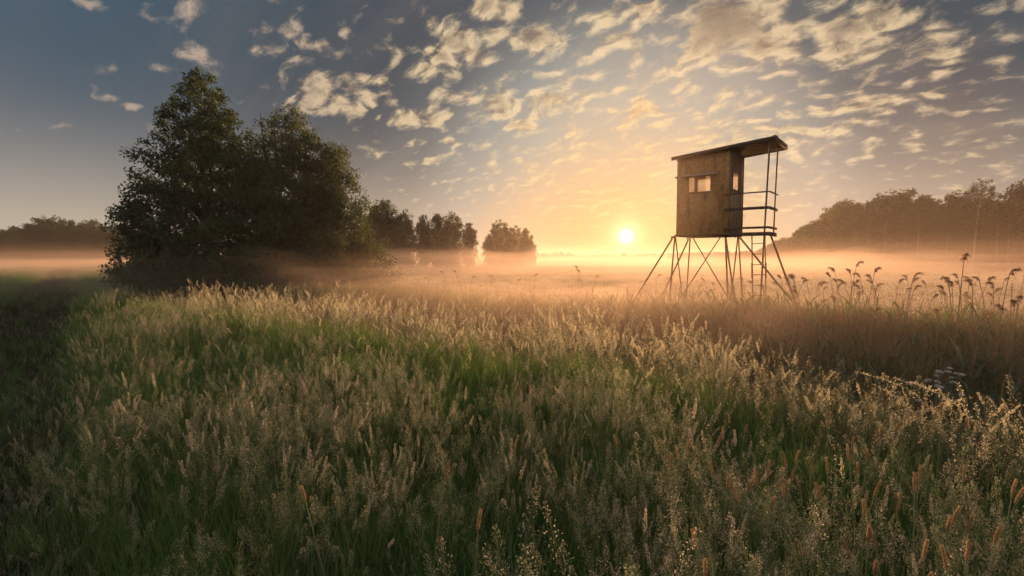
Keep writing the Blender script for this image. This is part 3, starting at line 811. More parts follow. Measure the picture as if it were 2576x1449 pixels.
# woods on both sides
wood = [make_tree(12.0, [(.03, 2.6), (.2, 3.0), (.45, 3.5), (.68, 3.2), (.86, 2.2), (1.0, .6)], 230, 62, .36, 50 + k, M["leaf_d"], "bark", .17,
                  clump=(.7, 1.3), n_limb=26, base=.15, rough=.26, flat=.7, shell=.4) for k in range(3)]
under = make_tree(4.0, [(.0, 2.4), (.4, 2.6), (.75, 1.7), (1.0, .5)], 60, 60, .32, 61, M["leaf_d"], "bark", .06, clump=(.6, 1.0), n_limb=8, base=.05, rough=.2, flat=.8)
tops = [(1500, 640), (1900, 628), (1950, 602), (1985, 592), (2010, 570), (2060, 540), (2110, 502), (2150, 500), (2200, 482), (2262, 470), (2300, 486), (2350, 492), (2400, 470), (2440, 486), (2480, 492), (2520, 480), (2560, 452), (2700, 430), (3200, 380)]
def top_r(px): return float(np.interp(px, [t[0] for t in tops], [t[1] for t in tops]))
rw = random.Random(5)
def wood_tree(x, y, scale_top, lab, grp, k):
    px = 1288 + x / y * 1288
    Hh = height_to(top_r(px), y) * scale_top
    if Hh < 3: return
    tree("forest_tree", wood[k % 3], Vector((x, y, hz(x, y))), lab, grp, rz=rw.uniform(0, 6.28), sc=Hh / 12.0, wide=rw.uniform(.85, 1.15) * (1.0 if Hh > 9 else 1.35))
y = 66.0; k = 0
while y < 262:
    x = 79 + rw.uniform(-2, 2) + (y - 66) * .015
    wood_tree(x, y, rw.uniform(.90, 1.0), "hazy broadleaf tree at the front edge of the wood on the right", "trees along the edge of the right wood", k)
    if k % 1 == 0: wood_tree(x + rw.uniform(6, 9), y + rw.uniform(1, 4), rw.uniform(.92, 1.02), "hazy broadleaf tree deeper in the wood on the right", "trees deeper in the right wood", k + 1)
    if y < 200:
        tree("undergrowth_bush", under, Vector((x - 2.5, y + rw.uniform(-1, 2), 0)), "low misty bush at the foot of the wood on the right", "bushes along the right wood", "bush", rz=rw.uniform(0, 6), sc=rw.uniform(.7, 1.1))
    y += 4.2 + (y - 66) * .012; k += 1
# lone tall birch rising above the wood, and pale trunks at its edge
tall = make_tree(16.0, [(.74, .5), (.80, 1.6), (.88, 2.1), (.95, 1.5), (1.0, .4)], 60, 60, .20, 71, M["leaf_c"], "birch_bark", .16, lean=(.9, 0), clump=(.35, .6), droop=.8, n_limb=30, base=.6, rough=.2, flat=1.1, shell=.6)
p = put(2448, 80)
tree("tall_birch", tall, p, "lone tall birch with a bare pale trunk, its tuft of leaves rising above the wood", sc=(height_to(446, 80) - p.z) / 16.0)
pale = make_tree(8.5, [(.70, .3), (.85, .7), (1.0, .2)], 18, 40, .2, 75, M["leaf_c"], "birch_bark", .065, clump=(.3, .5), n_limb=10, base=.5)
for i, (px, Y, s_) in enumerate(((2146, 96, .85), (2180, 92, .8), (2224, 88, .95), (2308, 84, 1.1), (2380, 80, .75), (2506, 74, .9), (2535, 72, .8), (2275, 84, .7))):
    tree("birch_sapling", pale, put(px, Y), "slender pale birch trunk standing in front of the dark wood", "pale birch trunks at the wood's edge", rz=i * 1.7, sc=s_)
# wood on the left
ltops = [(-400, 560), (0, 575), (30, 560), (65, 568), (100, 545), (150, 540), (190, 552), (235, 548), (262, 560), (300, 566), (420, 590), (700, 600)]
def left_h(px, Y): return height_to(float(np.interp(px, [t[0] for t in ltops], [t[1] for t in ltops])), Y)
for i, px in enumerate(np.arange(-330, 420, 26)):
    for row in range(2):
        Y = 175 + row * 14 + rw.uniform(-4, 4); x = (px + rw.uniform(-8, 8) - 1288) / 1288 * Y
        Hh = left_h(px, Y) * rw.uniform(.9, 1.03)
        tree("forest_tree", wood[(i + row) % 3], Vector((x, Y, 0)), "grey misty tree of the far wood left of the big group" if row == 0 else "grey misty tree deeper in the far wood on the left",
             "front trees of the left wood" if row == 0 else "rear trees of the left wood", rz=rw.uniform(0, 6), sc=Hh / 12.0, wide=.95)
# distant conifer forest on the horizon: one mass
mb = MB()
rf = np.random.default_rng(9)
n = 1500
X = rf.uniform(-540, 470, n); Yv = 540 + rf.uniform(0, 70, n) - .05 * np.abs(X)
Hn = rf.uniform(6.4, 9.2, n) * (.82 + .16 * np.sin(X * .045) + .10 * np.sin(X * .13 + 1))
Hn += np.where(np.abs(X / Yv - (1568 - 1288) / 1288) < .006, 2.4, 0)
ang_ = np.arange(6) * math.pi / 3
for i in range(n):
    r = Hn[i] * rf.uniform(.16, .30)
    V = [];
    for (zz, rr) in ((0, .8), (.3, 1.0), (.32, .8), (.6, .62), (.62, .45), (.85, .25)):
        V += [(X[i] + r * rr * math.cos(a + zz) * rf.uniform(.8, 1.2), Yv[i] + r * rr * math.sin(a + zz), Hn[i] * zz) for a in ang_]
    V.append((X[i], Yv[i], Hn[i]))
    Q = [(a * 6 + k, a * 6 + (k + 1) % 6, a * 6 + 6 + (k + 1) % 6, a * 6 + 6 + k) for a in range(5) for k in range(6)]
    T = [(30 + k, 30 + (k + 1) % 6, 36) for k in range(6)]
    mb.add(V, T, Q)
obj("distant_forest", mb.mesh("distant_forest", [M["leaf_d"]]), kind="stuff", label="far conifer forest along the horizon under the sun")

# ------------------------------------------------------------------ grasses
def blades(mb, n, rad, hlo, hhi, w, rng, m=0, bend=.35, wtip=0.0):
    """curved tapering blades"""
    a = rng.uniform(0, 2 * math.pi, n); r = rad * np.sqrt(rng.uniform(0, 1, n))
    bx, by = r * np.cos(a), r * np.sin(a)
    hd = rng.uniform(0, 2 * math.pi, n); h = rng.uniform(hlo, hhi, n)
    bd = bend * rng.uniform(.2, 1.3, n) * h
    fa = hd + math.pi / 2 + rng.normal(0, .5, n)
    ww = w * rng.uniform(.6, 1.3, n)
    V = np.zeros((n, 7, 3))
    for k, t in enumerate((0, .4, .75)):
        cx, cy_, cz = bx + np.cos(hd) * bd * t ** 2, by + np.sin(hd) * bd * t ** 2, h * (t - .18 * t ** 3 * np.minimum(1, bd / h * 2))
        wk = ww * (1, .95, .6)[k] * .5
        V[:, 2 * k] = np.stack([cx - np.cos(fa) * wk, cy_ - np.sin(fa) * wk, cz], -1)
        V[:, 2 * k + 1] = np.stack([cx + np.cos(fa) * wk, cy_ + np.sin(fa) * wk, cz], -1)
    V[:, 6] = np.stack([bx + np.cos(hd) * bd, by + np.sin(hd) * bd, h * (1 - .18 * np.minimum(1, bd / h * 2))], -1)
    i = np.arange(n)[:, None] * 7
    T = np.concatenate([i + np.array([q]) for q in ((0, 1, 3), (0, 3, 2), (2, 3, 5), (2, 5, 4), (4, 5, 6))])
    mb.add(V.reshape(-1, 3), T, None, m)

def ribbon(mb, pts, w, m=0):
    pts = np.asarray(pts); d = np.array([random.uniform(-1, 1), random.uniform(-1, 1), 0]); d /= np.linalg.norm(d)
    e = np.array([-d[1], d[0], 0])
    n = len(pts); wv = np.linspace(w, w * .5, n)[:, None]
    for dd in (d, e):
        V = np.concatenate([pts - dd * wv / 2, pts + dd * wv / 2])
        i = np.arange(n - 1)
        mb.add(V, None, np.stack([i, i + 1, n + i + 1, n + i], -1), m)

def spikelets(mb, P, D_, ln, wd, rng, m=0):
    n = len(P)
    D_ = D_ / np.maximum(1e-6, np.linalg.norm(D_, axis=1, keepdims=True))
    s = np.cross(D_, unit(n, rng)); s /= np.maximum(1e-6, np.linalg.norm(s, axis=1, keepdims=True))
    l = ln * rng.uniform(.6, 1.3, (n, 1)); w = wd * rng.uniform(.7, 1.3, (n, 1))
    V = np.stack([P, P + D_ * l * .5 + s * w / 2, P + D_ * l, P + D_ * l * .5 - s * w / 2], 1).reshape(-1, 3)
    i = np.arange(n)[:, None] * 4
    mb.add(V, np.concatenate([i + np.array([[0, 1, 2]]), i + np.array([[0, 2, 3]])]), None, m)

def stem_curve(b, h, lean, hd, n=6):
    t = np.linspace(0, 1, n)
    return np.stack([b[0] + math.cos(hd) * lean * h * t ** 2, b[1] + math.sin(hd) * lean * h * t ** 2, h * t * (1 - .12 * lean * t)], -1)

def plume_on(mb, c, share, R_, nsp, ln, wd, rng, m, ms, branch=14, asym=None, up=.35):
    """open panicle on the upper share of the curve c"""
    n = len(c)
    def P_(t): return np.stack([np.interp(t, np.linspace(0, 1, n), c[:, k]) for k in range(3)], -1)
    t = rng.uniform(0, 1, nsp) ** .9
    cen = P_(1 - share + share * t)
    env = R_ * np.clip(np.minimum(1.15 - t, .35 + 2.2 * t), .08, 1)
    az = rng.uniform(0, 2 * math.pi, nsp); r = env * rng.uniform(.1, 1, nsp) ** .6
    if asym is not None: az = asym + rng.normal(0, .7, nsp)
    off = np.stack([np.cos(az) * r, np.sin(az) * r, r * up * rng.uniform(-.6, 1.2, nsp)], -1)
    dirs = off / np.maximum(1e-6, r)[:, None] * .8 + unit(nsp, rng) * .6 + np.array([0, 0, .35])
    spikelets(mb, cen + off, dirs, ln, wd, rng, m)
    for k in rng.permutation(nsp)[:branch]:
        a = P_(np.array([max(0, 1 - share + share * t[k] - .035)]))[0]; b = cen[k] + off[k]
        mb.add([a, b, (a + b) / 2 + np.array([0, .0009, .0009])], [(0, 1, 2)], None, ms)

protos = {}
def proto(kind, build, n, mats):
    c = bpy.data.collections.new(kind)
    for k in range(n):
        mb = MB(); build(mb, np.random.default_rng(1000 + 17 * k + len(kind)), k)
        o = bpy.data.objects.new("%s_%02d" % (kind, k), mb.mesh(kind, mats)); c.objects.link(o)
    protos[kind] = (c, n)

def b_panicle(mb, rng, k):
    blades(mb, 24, .12, .28, .66, .0070, rng, 0, .38)
    for j in range(5):
        a = rng.uniform(0, 6.28); r = .11 * math.sqrt(rng.uniform(0, 1)); h = rng.uniform(.68, 1.0)
        c = stem_curve((r * math.cos(a), r * math.sin(a)), h, rng.uniform(.04, .30), rng.uniform(0, 6.28))
        ribbon(mb, c, .0026, 1)
        m_ = 2 if rng.uniform() < .6 else 3
        if k % 5 == 3: plume_on(mb, c, rng.uniform(.10, .15), .009, 170, .0060, .0030, rng, m_, 1, 4, up=1.2)            # tight spike
        elif k % 5 == 4: plume_on(mb, c, rng.uniform(.24, .32), rng.uniform(.06, .09), 95, .0052, .0030, rng, m_, 1, 60)   # wide airy head
        else: plume_on(mb, c, rng.uniform(.15, .24), rng.uniform(.026, .055), 150, .0062, .0034, rng, m_, 1, 34)
proto("panicle_tuft", b_panicle, 10, [M["blade"], M["stem"], M["plume"], M["plume_green"]])
def b_green(mb, rng, k):
    blades(mb, 52, .15, .30, .80, .0085, rng, 0, .42)
    for j in range(1):
        c = stem_curve((rng.normal(0, .06), rng.normal(0, .06)), rng.uniform(.7, .9), rng.uniform(.05, .3), rng.uniform(0, 6.28)); ribbon(mb, c, .0026, 1)
        plume_on(mb, c, .2, .03, 80, .006, .003, rng, 3, 1, 8)
proto("green_tuft", b_green, 7, [M["blade"], M["stem"], M["plume"], M["plume_green"]])
def b_oat(mb, rng, k):
    blades(mb, 20, .12, .35, .75, .0065, rng, 0, .45)
    for j in range(4):
        a = rng.uniform(0, 6.28); r = .12 * math.sqrt(rng.uniform(0, 1)); h = rng.uniform(.85, 1.15)
        c = stem_curve((r * math.cos(a), r * math.sin(a)), h, rng.uniform(.08, .4), rng.uniform(0, 6.28)); ribbon(mb, c, .0026, 1)
        if rng.uniform() < .35:
            plume_on(mb, c, .09, .006, 120, .010, .003, rng, 2, 1, 0, up=1.0)
        else:
            plume_on(mb, c, rng.uniform(.2, .3), rng.uniform(.025, .05), 80, .0105, .0036, rng, 2, 1, 14, up=.6)
proto("oat_tuft", b_oat, 8, [M["blade"], M["stem"], M["oat"]])
def b_bank(mb, rng, k):
    blades(mb, 20, .17, .55, 1.05, .0085, rng, 0, .35)
    blades(mb, 22, .17, .60, 1.10, .0055, rng, 1, .5)
    for j in range(3):
        c = stem_curve((rng.normal(0, .09), rng.normal(0, .09)), rng.uniform(.8, 1.25), rng.uniform(.0, .35), rng.uniform(0, 6.28)); ribbon(mb, c, .0034, 1)
def b_stalk(mb, rng, k):
    for j in range(5):
        c = stem_curve((rng.normal(0, .16), rng.normal(0, .16)), rng.uniform(.95, 1.6), rng.uniform(.0, .28), rng.uniform(0, 6.28), 7); ribbon(mb, c, .0048, 1)
        if rng.uniform() < .4: plume_on(mb, c, .08, .02, 40, .016, .005, rng, 1, 1, 0, asym=rng.uniform(0, 6.28))
        if rng.uniform() < .5:
            p0 = c[3]; d = rng.uniform(0, 6.28); e1 = np.array([math.cos(d), math.sin(d), 0]); sd = np.array([-e1[1], e1[0], 0]) * .006
            mb.add([p0 - sd, p0 + sd, p0 + e1 * .3 + np.array([0, 0, .22])], [(0, 1, 2)], None, 0)
proto("stalk_tuft", b_stalk, 6, [M["blade_reed"], M["reed_stem"]])
proto("bank_tuft", b_bank, 7, [M["blade"], M["blade_dry"]])
def b_shoot(mb, rng, k):
    for j in range(4):
        b = rng.normal(0, .12, 2); h = rng.uniform(.7, 1.1); hd = rng.uniform(0, 6.28)
        c = stem_curve(b, h, rng.uniform(0, .15), hd); ribbon(mb, c, .006, 0)
        for q in range(5):
            i = 1 + q * .8; p0 = np.array([np.interp(i, np.arange(6), c[:, e]) for e in range(3)]); d = hd + q * 2.6 + rng.normal(0, .5)
            ln = rng.uniform(.28, .48); w = rng.uniform(.014, .022)
            e1 = np.array([math.cos(d), math.sin(d), 0]); sd = np.array([-e1[1], e1[0], 0])
            p1 = p0 + e1 * ln * .3 + np.array([0, 0, ln * .5]); p2 = p0 + e1 * ln * .75 + np.array([0, 0, ln * rng.uniform(.5, .95)])
            mb.add([p0 - sd * w * .4, p0 + sd * w * .4, p1 - sd * w, p1 + sd * w, p2], [(0, 1, 3), (0, 3, 2), (2, 3, 4)], None, 0)
proto("shoot_tuft", b_shoot, 5, [M["blade_reed"]])
def b_field(mb, rng, k):
    blades(mb, 44, .5, .18, .42, .012, rng, 0, .4)
    blades(mb, 12, .5, .25, .5, .009, rng, 1, .3)
    Pz = np.stack([rng.normal(0, .28, 60), rng.normal(0, .28, 60), rng.uniform(.3, .5, 60)], -1)
    spikelets(mb, Pz, unit(60, rng) * .5 + np.array([0, 0, 1]), .05, .012, rng, 2)
proto("field_tuft", b_field, 5, [M["blade"], M["blade_dry"], M["plume"]])
def b_short(mb, rng, k): blades(mb, 40, .16, .06, .20, .007, rng, 0, .6); blades(mb, 12, .16, .05, .18, .006, rng, 1, .7)
proto("short_tuft", b_short, 4, [M["track_blade"], M["blade_dry"]])
def b_flower(mb, rng, k):
    for j in range(5):
        c = stem_curve(rng.normal(0, .2, 2), rng.uniform(.7, 1.0), .1, rng.uniform(0, 6)); ribbon(mb, c, .005, 0)
        n = 26; a = rng.uniform(0, 6.28, n); r = .055 * np.sqrt(rng.uniform(0, 1, n))
        Pp = c[-1] + np.stack([r * np.cos(a), r * np.sin(a), -r * .25], -1)
        spikelets(mb, Pp, unit(n, rng) + np.array([0, 0, .3]), .016, .014, rng, 1)
proto("flower_tuft", b_flower, 3, [M["stem"], M["petal"]])

ngs = {}
def scatter(name, kinds, pts, kind_idx, scale, label, tilt=.12):
    """one mass of grass: tufts set on given points"""
    rng = np.random.default_rng(len(pts))
    me = bpy.data.meshes.new(name)
    me.vertices.add(len(pts)); me.vertices.foreach_set("co", np.asarray(pts, np.float32).ravel())
    rot = np.stack([rng.normal(0, tilt, len(pts)), rng.normal(0, tilt, len(pts)), rng.uniform(0, 6.283, len(pts))], -1).astype(np.float32)
    a = me.attributes.new("rot", "FLOAT_VECTOR", "POINT"); a.data.foreach_set("vector", rot.ravel())
    a = me.attributes.new("scl", "FLOAT", "POINT"); a.data.foreach_set("value", np.asarray(scale, np.float32))
    a = me.attributes.new("idx", "INT", "POINT"); a.data.foreach_set("value", np.asarray(kind_idx, np.int32))
    c = bpy.data.collections.new(name + "_tufts")
    for k in kinds:
        for o in protos[k][0].objects: c.objects.link(o)
    names = sorted(o.name for o in c.objects)
    ng = bpy.data.node_groups.new(name, "GeometryNodeTree")
    ng.interface.new_socket("Geometry", in_out="INPUT", socket_type="NodeSocketGeometry")
    ng.interface.new_socket("Geometry", in_out="OUTPUT", socket_type="NodeSocketGeometry")
    N = ng.nodes.new; lk = ng.links.new
    gi, go = N("NodeGroupInput"), N("NodeGroupOutput")
    ip = N("GeometryNodeInstanceOnPoints"); ci = N("GeometryNodeCollectionInfo")
    ci.inputs["Collection"].default_value = c; ci.inputs["Separate Children"].default_value = True; ci.inputs["Reset Children"].default_value = True
    def attr(nm, t):
        n_ = N("GeometryNodeInputNamedAttribute"); n_.data_type = t; n_.inputs["Name"].default_value = nm
        return next(o for o in n_.outputs if o.enabled and o.name == "Attribute")
    e2r = N("FunctionNodeEulerToRotation")
    lk(attr("rot", "FLOAT_VECTOR"), e2r.inputs[0]); lk(e2r.outputs[0], ip.inputs["Rotation"])
    lk(attr("scl", "FLOAT"), ip.inputs["Scale"]); lk(attr("idx", "INT"), ip.inputs["Instance Index"])
    ip.inputs["Pick Instance"].default_value = True
    lk(gi.outputs[0], ip.inputs["Points"]); lk(ci.outputs[0], ip.inputs["Instance"]); lk(ip.outputs[0], go.inputs[0])
    o = obj(name, me, kind="stuff", label=label)
    md = o.modifiers.new("tufts", "NODES"); md.node_group = ng
    return names

def pick(kinds, choice, rng):
    """index in the alphabetical list of prototypes"""
    alln = sorted("%s_%02d" % (k, j) for k in kinds for j in range(protos[k][1]))
    pos = {k: [alln.index("%s_%02d" % (k, j)) for j in range(protos[k][1])] for k in kinds}
    out = np.zeros(len(choice), int)
    for i, c in enumerate(choice): out[i] = pos[kinds[c]][rng.integers(protos[kinds[c]][1])]
    return out

def cone_points(n, ymin, ymax, rng, slack=1.08, margin=1.2):
    y = np.sqrt(rng.uniform(ymin ** 2, ymax ** 2, n)) ; x = rng.uniform(-1, 1, n) * (y * slack + margin)
    return x, y

rg = np.random.default_rng(77)
# near meadow
parts_xy = []
for (ymin, ymax, dens) in ((.55, 3.0, 75), (3.0, 6.5, 62), (6.5, 12, 40), (12, 22, 20), (22, 48, 7)):
    area = (ymax ** 2 - ymin ** 2) * 1.08 + 2.4 * (ymax - ymin)
    x, y = cone_points(int(area * dens), ymin, ymax, rg); sc_f = np.clip(1 + (y - 10) * .012, 1, 1.4)
    parts_xy.append(np.stack([x, y, sc_f], -1))
A = np.concatenate(parts_xy); x, y, sf = A.T
s = s_of(x, y) + .25 * wob(x, y, .6); pd = path_d(x, y) + .30 * wob(x, y, 1.3) + rg.normal(0, .16, len(x))
leftside = -x > 14
keep = ((s < .25) | (leftside & (s < 6))) & (pd > .90) & (np.hypot(x, y) > .6)
x, y, sf, s = x[keep], y[keep], sf[keep], s[keep]
def patch(x, y, cell, seed):
    """smooth random patches, 0..1"""
    q = np.random.default_rng(seed).uniform(0, 1, (64, 64)); u_, v_ = x / cell, y / cell
    i, j = np.floor(u_).astype(int), np.floor(v_).astype(int); fu, fv = u_ - i, v_ - j; fu = fu * fu * (3 - 2 * fu); fv = fv * fv * (3 - 2 * fv)
    w = lambda a, b: q[(i + a) % 64, (j + b) % 64]
    return (w(0, 0) * (1 - fu) + w(1, 0) * fu) * (1 - fv) + (w(0, 1) * (1 - fu) + w(1, 1) * fu) * fv
cl = .55 * patch(x, y, .55, 1) + .45 * patch(x, y, 1.9, 2)
crest = (s > -1.7) & (x > -8)
u = rg.uniform(0, 1, len(x))
ch = np.where(u < .05 + .72 * ss(cl, .43, .60), 1, 0)                 # panicles in drifts, green tufts between
ch = np.where(crest & (rg.uniform(0, 1, len(x)) < .70 * ss(s, -1.7, -.3) + .08), 2, ch)
KN = ["green_tuft", "panicle_tuft", "oat_tuft"]
hh = .55 * patch(x, y, .8, 3) + .45 * patch(x, y, .3, 4)
sc = sf * (.60 + .40 * ss(path_d(x, y), .7, 1.7)) * (.66 + .52 * hh) * rg.uniform(.88, 1.10, len(x)) * np.where(ch == 0, .86, np.where(ch == 2, 1.10, 1.0)) * (1 - .14 * ss(x, 1.6, 3.2))
thin = rg.uniform(0, 1, len(x)) < .30 + .95 * patch(x, y, .42, 6)
x, y, ch, sc = x[thin], y[thin], ch[thin], sc[thin]
scatter("meadow_grass", KN, np.stack([x, y, hgt(x, y) - .01], -1), pick(KN, ch, rg), sc, "tall flowering meadow grass filling the foreground", tilt=.17)
print("near tufts", len(x))
# mown track
x = np.concatenate([rg.uniform(-75, -4, 60000), rg.uniform(-12, -.8, 16000)]); y = np.concatenate([rg.uniform(-2, 75, 60000), rg.uniform(-1, 12, 16000)]); pd = path_d(x, y)
keep = (pd < 1.15) & (np.abs(x) < y * 1.08 + 2.2) & (rg.uniform(0, 1, len(x)) < np.clip(14 / np.hypot(x, y), .15, 1)); x, y = x[keep], y[keep]
bare = patch(x, y, .9, 11) * .6 + patch(x, y, .3, 12) * .4
keep = rg.uniform(0, 1, len(x)) < .25 + 1.1 * bare; x, y = x[keep], y[keep]
KN = ["short_tuft", "green_tuft"]; ch = (rg.uniform(0, 1, len(x)) < .14).astype(int)
scatter("track_grass", KN, np.stack([x, y, hgt(x, y)], -1), pick(KN, ch, rg), np.where(ch == 0, rg.uniform(.7, 1.5, len(x)), rg.uniform(.28, .6, len(x))) * np.clip(np.hypot(x, y) / 14, 1, 1.8), "short trodden grass on the track at the left", tilt=.25)
# ditch and reed bank
parts_xy = []
for (ymin, ymax, dens) in ((2.0, 8, 46), (8, 15, 34), (15, 28, 16)):
    area = (ymax ** 2 - ymin ** 2) * 1.08 + 2.4 * (ymax - ymin)
    a, b = cone_points(int(area * dens), ymin, ymax, rg); parts_xy.append(np.stack([a, b], -1))
x, y = np.concatenate(parts_xy).T
s = s_of(x, y) + .25 * wob(x, y, .6)
keep = (s > .15) & (s < 11.5) & (x > -16 + rg.uniform(-3, 3, len(x))); x, y, s = x[keep], y[keep], s[keep]
keep = rg.uniform(0, 1, len(x)) < 1 - .6 * ss(s, 8.5, 11.5); x, y, s = x[keep], y[keep], s[keep]
u = rg.uniform(0, 1, len(x))
ch = np.where((u < .22 * ss(x, -1, 5)) & (s > .8), 1, np.where((u > .90) & (s > 3.5) & (x > -7), 2, 0))
sc = rg.uniform(.72, 1.12, len(x)) * (.78 + .14 * ss(s, .5, 3.5)) * (1 - .28 * ss(s, 8.3, 11)) * (1 + .10 * ss(x, 2, 7))
KN = ["bank_tuft", "shoot_tuft", "stalk_tuft"]
scatter("reed_bank_grass", KN, np.stack([x, y, hgt(x, y) - .01], -1), pick(KN, ch, rg), sc, "rank dark grass and reed shoots in and beyond the ditch")
print("bank tufts", len(x))
# field behind
parts_xy = []
for (ymin, ymax, dens) in ((6, 20, 7), (20, 45, 3.2), (45, 110, .75)):
    area = (ymax ** 2 - ymin ** 2) * 1.08 + 2.4 * (ymax - ymin)
    a, b = cone_points(int(area * dens), ymin, ymax, rg); parts_xy.append(np.stack([a, b], -1))
x, y = np.concatenate(parts_xy).T
s = s_of(x, y)
keep = (((s > 9.0) & (x > -20)) | ((x <= -20) & (y > 40))) & (path_d(x, y) > 1); x, y = x[keep], y[keep]
KN = ["field_tuft"]; ch = np.zeros(len(x), int)
scatter("field_grass", KN, np.stack([x, y, hgt(x, y)], -1), pick(KN, ch, rg), rg.uniform(.7, 1.1, len(x)), "pale grass of the misty field behind the stand")
print("field tufts", len(x))
x = rg.uniform(8, 40, 420); y = rg.uniform(9, 40, 420); keep = (s_of(x, y) > 8.5) & (np.abs(x) < y * 1.08) & (x > y * .45); x, y = x[keep], y[keep]
KN = ["flower_tuft"]; scatter("field_flowers", KN, np.stack([x, y, hgt(x, y)], -1), pick(KN, np.zeros(len(x), int), rg), rg.uniform(.8, 1.1, len(x)), "white flower heads speckling the field on the right")

# ------------------------------------------------------------------ single plants
def make_reed(seed, H):
    rng = np.random.default_rng(seed)
    hd = 0.0
    c = stem_curve((0, 0), H, rng.uniform(.03, .12), hd, 8)
    st = MB(); st.tube(c, [.0068] * 5 + [.0056, .0046, .0036], 6)
    pl = MB(); top = c[-1]; LEAN = rng.uniform(.2, 1.5)
    # nodding head: branchlets hang to one side from a curved tip
    tip = [top]; 
    for q in range(1, 7): tip.append(top + np.array([.005 * q + .0016 * q * q * LEAN, 0, .024 * q - .0026 * q * q]))
    tip = np.array(tip); pl.tube(tip, [.003, .0028, .0025, .0022, .0018, .0014, .001], 5)
    for q in range(34):
        t = rng.uniform(-.6, 6); p0 = np.array([np.interp(t, np.arange(7), tip[:, e]) for e in range(3)])
        ln = rng.uniform(.05, .11); yaw = rng.normal(0, .9)
        d = np.array([math.cos(yaw) * .36, math.sin(yaw) * .36, rng.uniform(.5, .95)]);
        k5 = np.linspace(0, 1, 6)[:, None]
        cv = p0 + d * ln * k5 + np.array([0, 0, -.85]) * ln * k5 ** 2
        pl.add(np.concatenate([cv - [0, .0006, 0], cv + [0, .0006, 0]]), None, np.stack([np.arange(5), np.arange(5) + 1, np.arange(5) + 7, np.arange(5) + 6], -1))
        m_ = 12; tk = rng.uniform(.25, 1, m_); Pp = p0 + d * ln * tk[:, None] + np.array([0, 0, -.85]) * ln * tk[:, None] ** 2
        spikelets(pl, Pp, d * .5 + np.array([0, 0, -.9]) + unit(m_, rng) * .5, .015, .006, rng)
    lf = []
    for q in range(3):
        mb = MB(); z = H * rng.uniform(.25, .6); p0 = np.array([np.interp(z, c[:, 2], c[:, e]) for e in range(3)]); yaw = rng.uniform(0, 6.28); ln = rng.uniform(.25, .42)
        e1 = np.array([math.cos(yaw), math.sin(yaw), 0]); sd = np.array([-e1[1], e1[0], 0]); k5 = np.linspace(0, 1, 5)[:, None]
        cv = p0 + e1 * ln * k5 * .75 + np.array([0, 0, 1]) * ln * (.6 * k5 - .55 * k5 ** 2); w = np.array([.004, .010, .009, .006, .0006])[:, None]
        mb.add(np.concatenate([cv - sd * w, cv + sd * w]), None, np.stack([np.arange(4), np.arange(4) + 1, np.arange(4) + 6, np.arange(4) + 5], -1)); lf.append(mb.mesh("leaf", [M["blade_dry"]]))
    pm = pl.mesh("plume", [M["reed_plume"]]); pm.transform(Matrix.Translation(Vector(top)) @ Matrix.Scale(1.2, 4) @ Matrix.Translation(-Vector(top)))
    return st.mesh("stem", [M["reed_stem"]], True), pm, lf
REED_H = 1.75
reeds = [make_reed(200 + k, REED_H) for k in range(11)]
def reed_root(k):
    st, pl, lf = reeds[k]
    r = obj("reed", None, cat="reed"); obj("stem", st, r); obj("plume", pl, r)
    for l in lf: obj("leaf", l, r)
    return r
reed_first = {}
rr_ = random.Random(3)
def add_reed(px, py, s_at, lab, grp, lean=None):
    d = ray(px, py)
    # distance along the view ray where it is s_at beyond the meadow edge
    s_at *= 1.45
    t = (s_at + DP @ DN) / (d.x * DN[0] + d.y * DN[1])
    top = Vector((0, 0, EYE)) + d * t
    dx_ = rr_.gauss(0, .10) if lean is None else lean
    bx, by = top.x - dx_, top.y + rr_.gauss(0, .06)
    bz = hz(bx, by) - .02
    k = rr_.randrange(11)
    if k not in reed_first: reed_first[k] = r = reed_root(k)
    else: r = copy_thing(reed_first[k])
    r.name = "reed"
    r["label"] = lab; r["group"] = grp; r["category"] = "reed"
    v = top - Vector((bx, by, bz))
    r.location = (bx, by, bz)
    yaw = rr_.choice([0.0, math.pi]) + rr_.gauss(0, .5)
    q = Vector((0, 0, 1)).rotation_difference(v.normalized()) @ Matrix.Rotation(yaw, 3, "Z").to_quaternion()
    r.rotation_mode = "QUATERNION"; r.rotation_quaternion = q
    sc__ = v.length / (REED_H + .03); r.scale = (max(1, sc__), max(1, sc__), sc__)
def z4(x, y): return ((2880 + x / 2.4146) * .67083, (600 + y / 2.4146) * .67083)
def z3(x, y): return ((1280 + x / 2.634) * .67083, (650 + y / 2.634) * .67083)
gR, gS, gC = "reeds with nodding plumes right of the stand", "reeds with nodding plumes around the stand's legs", "thin reeds fading into the mist left of the stand"
lR = "brown reed with a nodding plume in the cluster right of the stand"
for (x, y, s_) in ((655, 1030, 5), (745, 935, 5.2), (715, 995, 4.8), (820, 1005, 5), (870, 985, 4.6), (885, 1030, 5.1), (790, 1080, 4.4), (740, 1085, 5), (885, 1150, 4.7), (960, 1090, 5.2),
                   (1035, 1045, 4.8), (1105, 1080, 5.1), (1200, 1080, 4.5), (1240, 1035, 4.9), (1280, 1140, 4.6), (430, 1075, 5.2), (410, 1110, 5), (570, 1115, 4.8), (230, 1085, 5.4), (262, 1045, 5.2), (205, 1050, 5),
                   (360, 1190, 4.8), (375, 1275, 4.2), (690, 1230, 4.6), (110, 1110, 5.6), (940, 1130, 4.9), (300, 1160, 5.4)):
    add_reed(*z4(x, y), s_, lR, gR)
for _ in range(26):
    add_reed(rr_.uniform(1990, 2570), rr_.uniform(692, 748), rr_.uniform(4.6, 7.0), "slight brown reed in the loose fringe along the bank right of the stand", "slight reeds fringing the bank on the right")
add_reed(*z4(1760, 870), 4.0, "tallest reed of all, its pale plume high above the misty field at the right", gR, lean=.08)
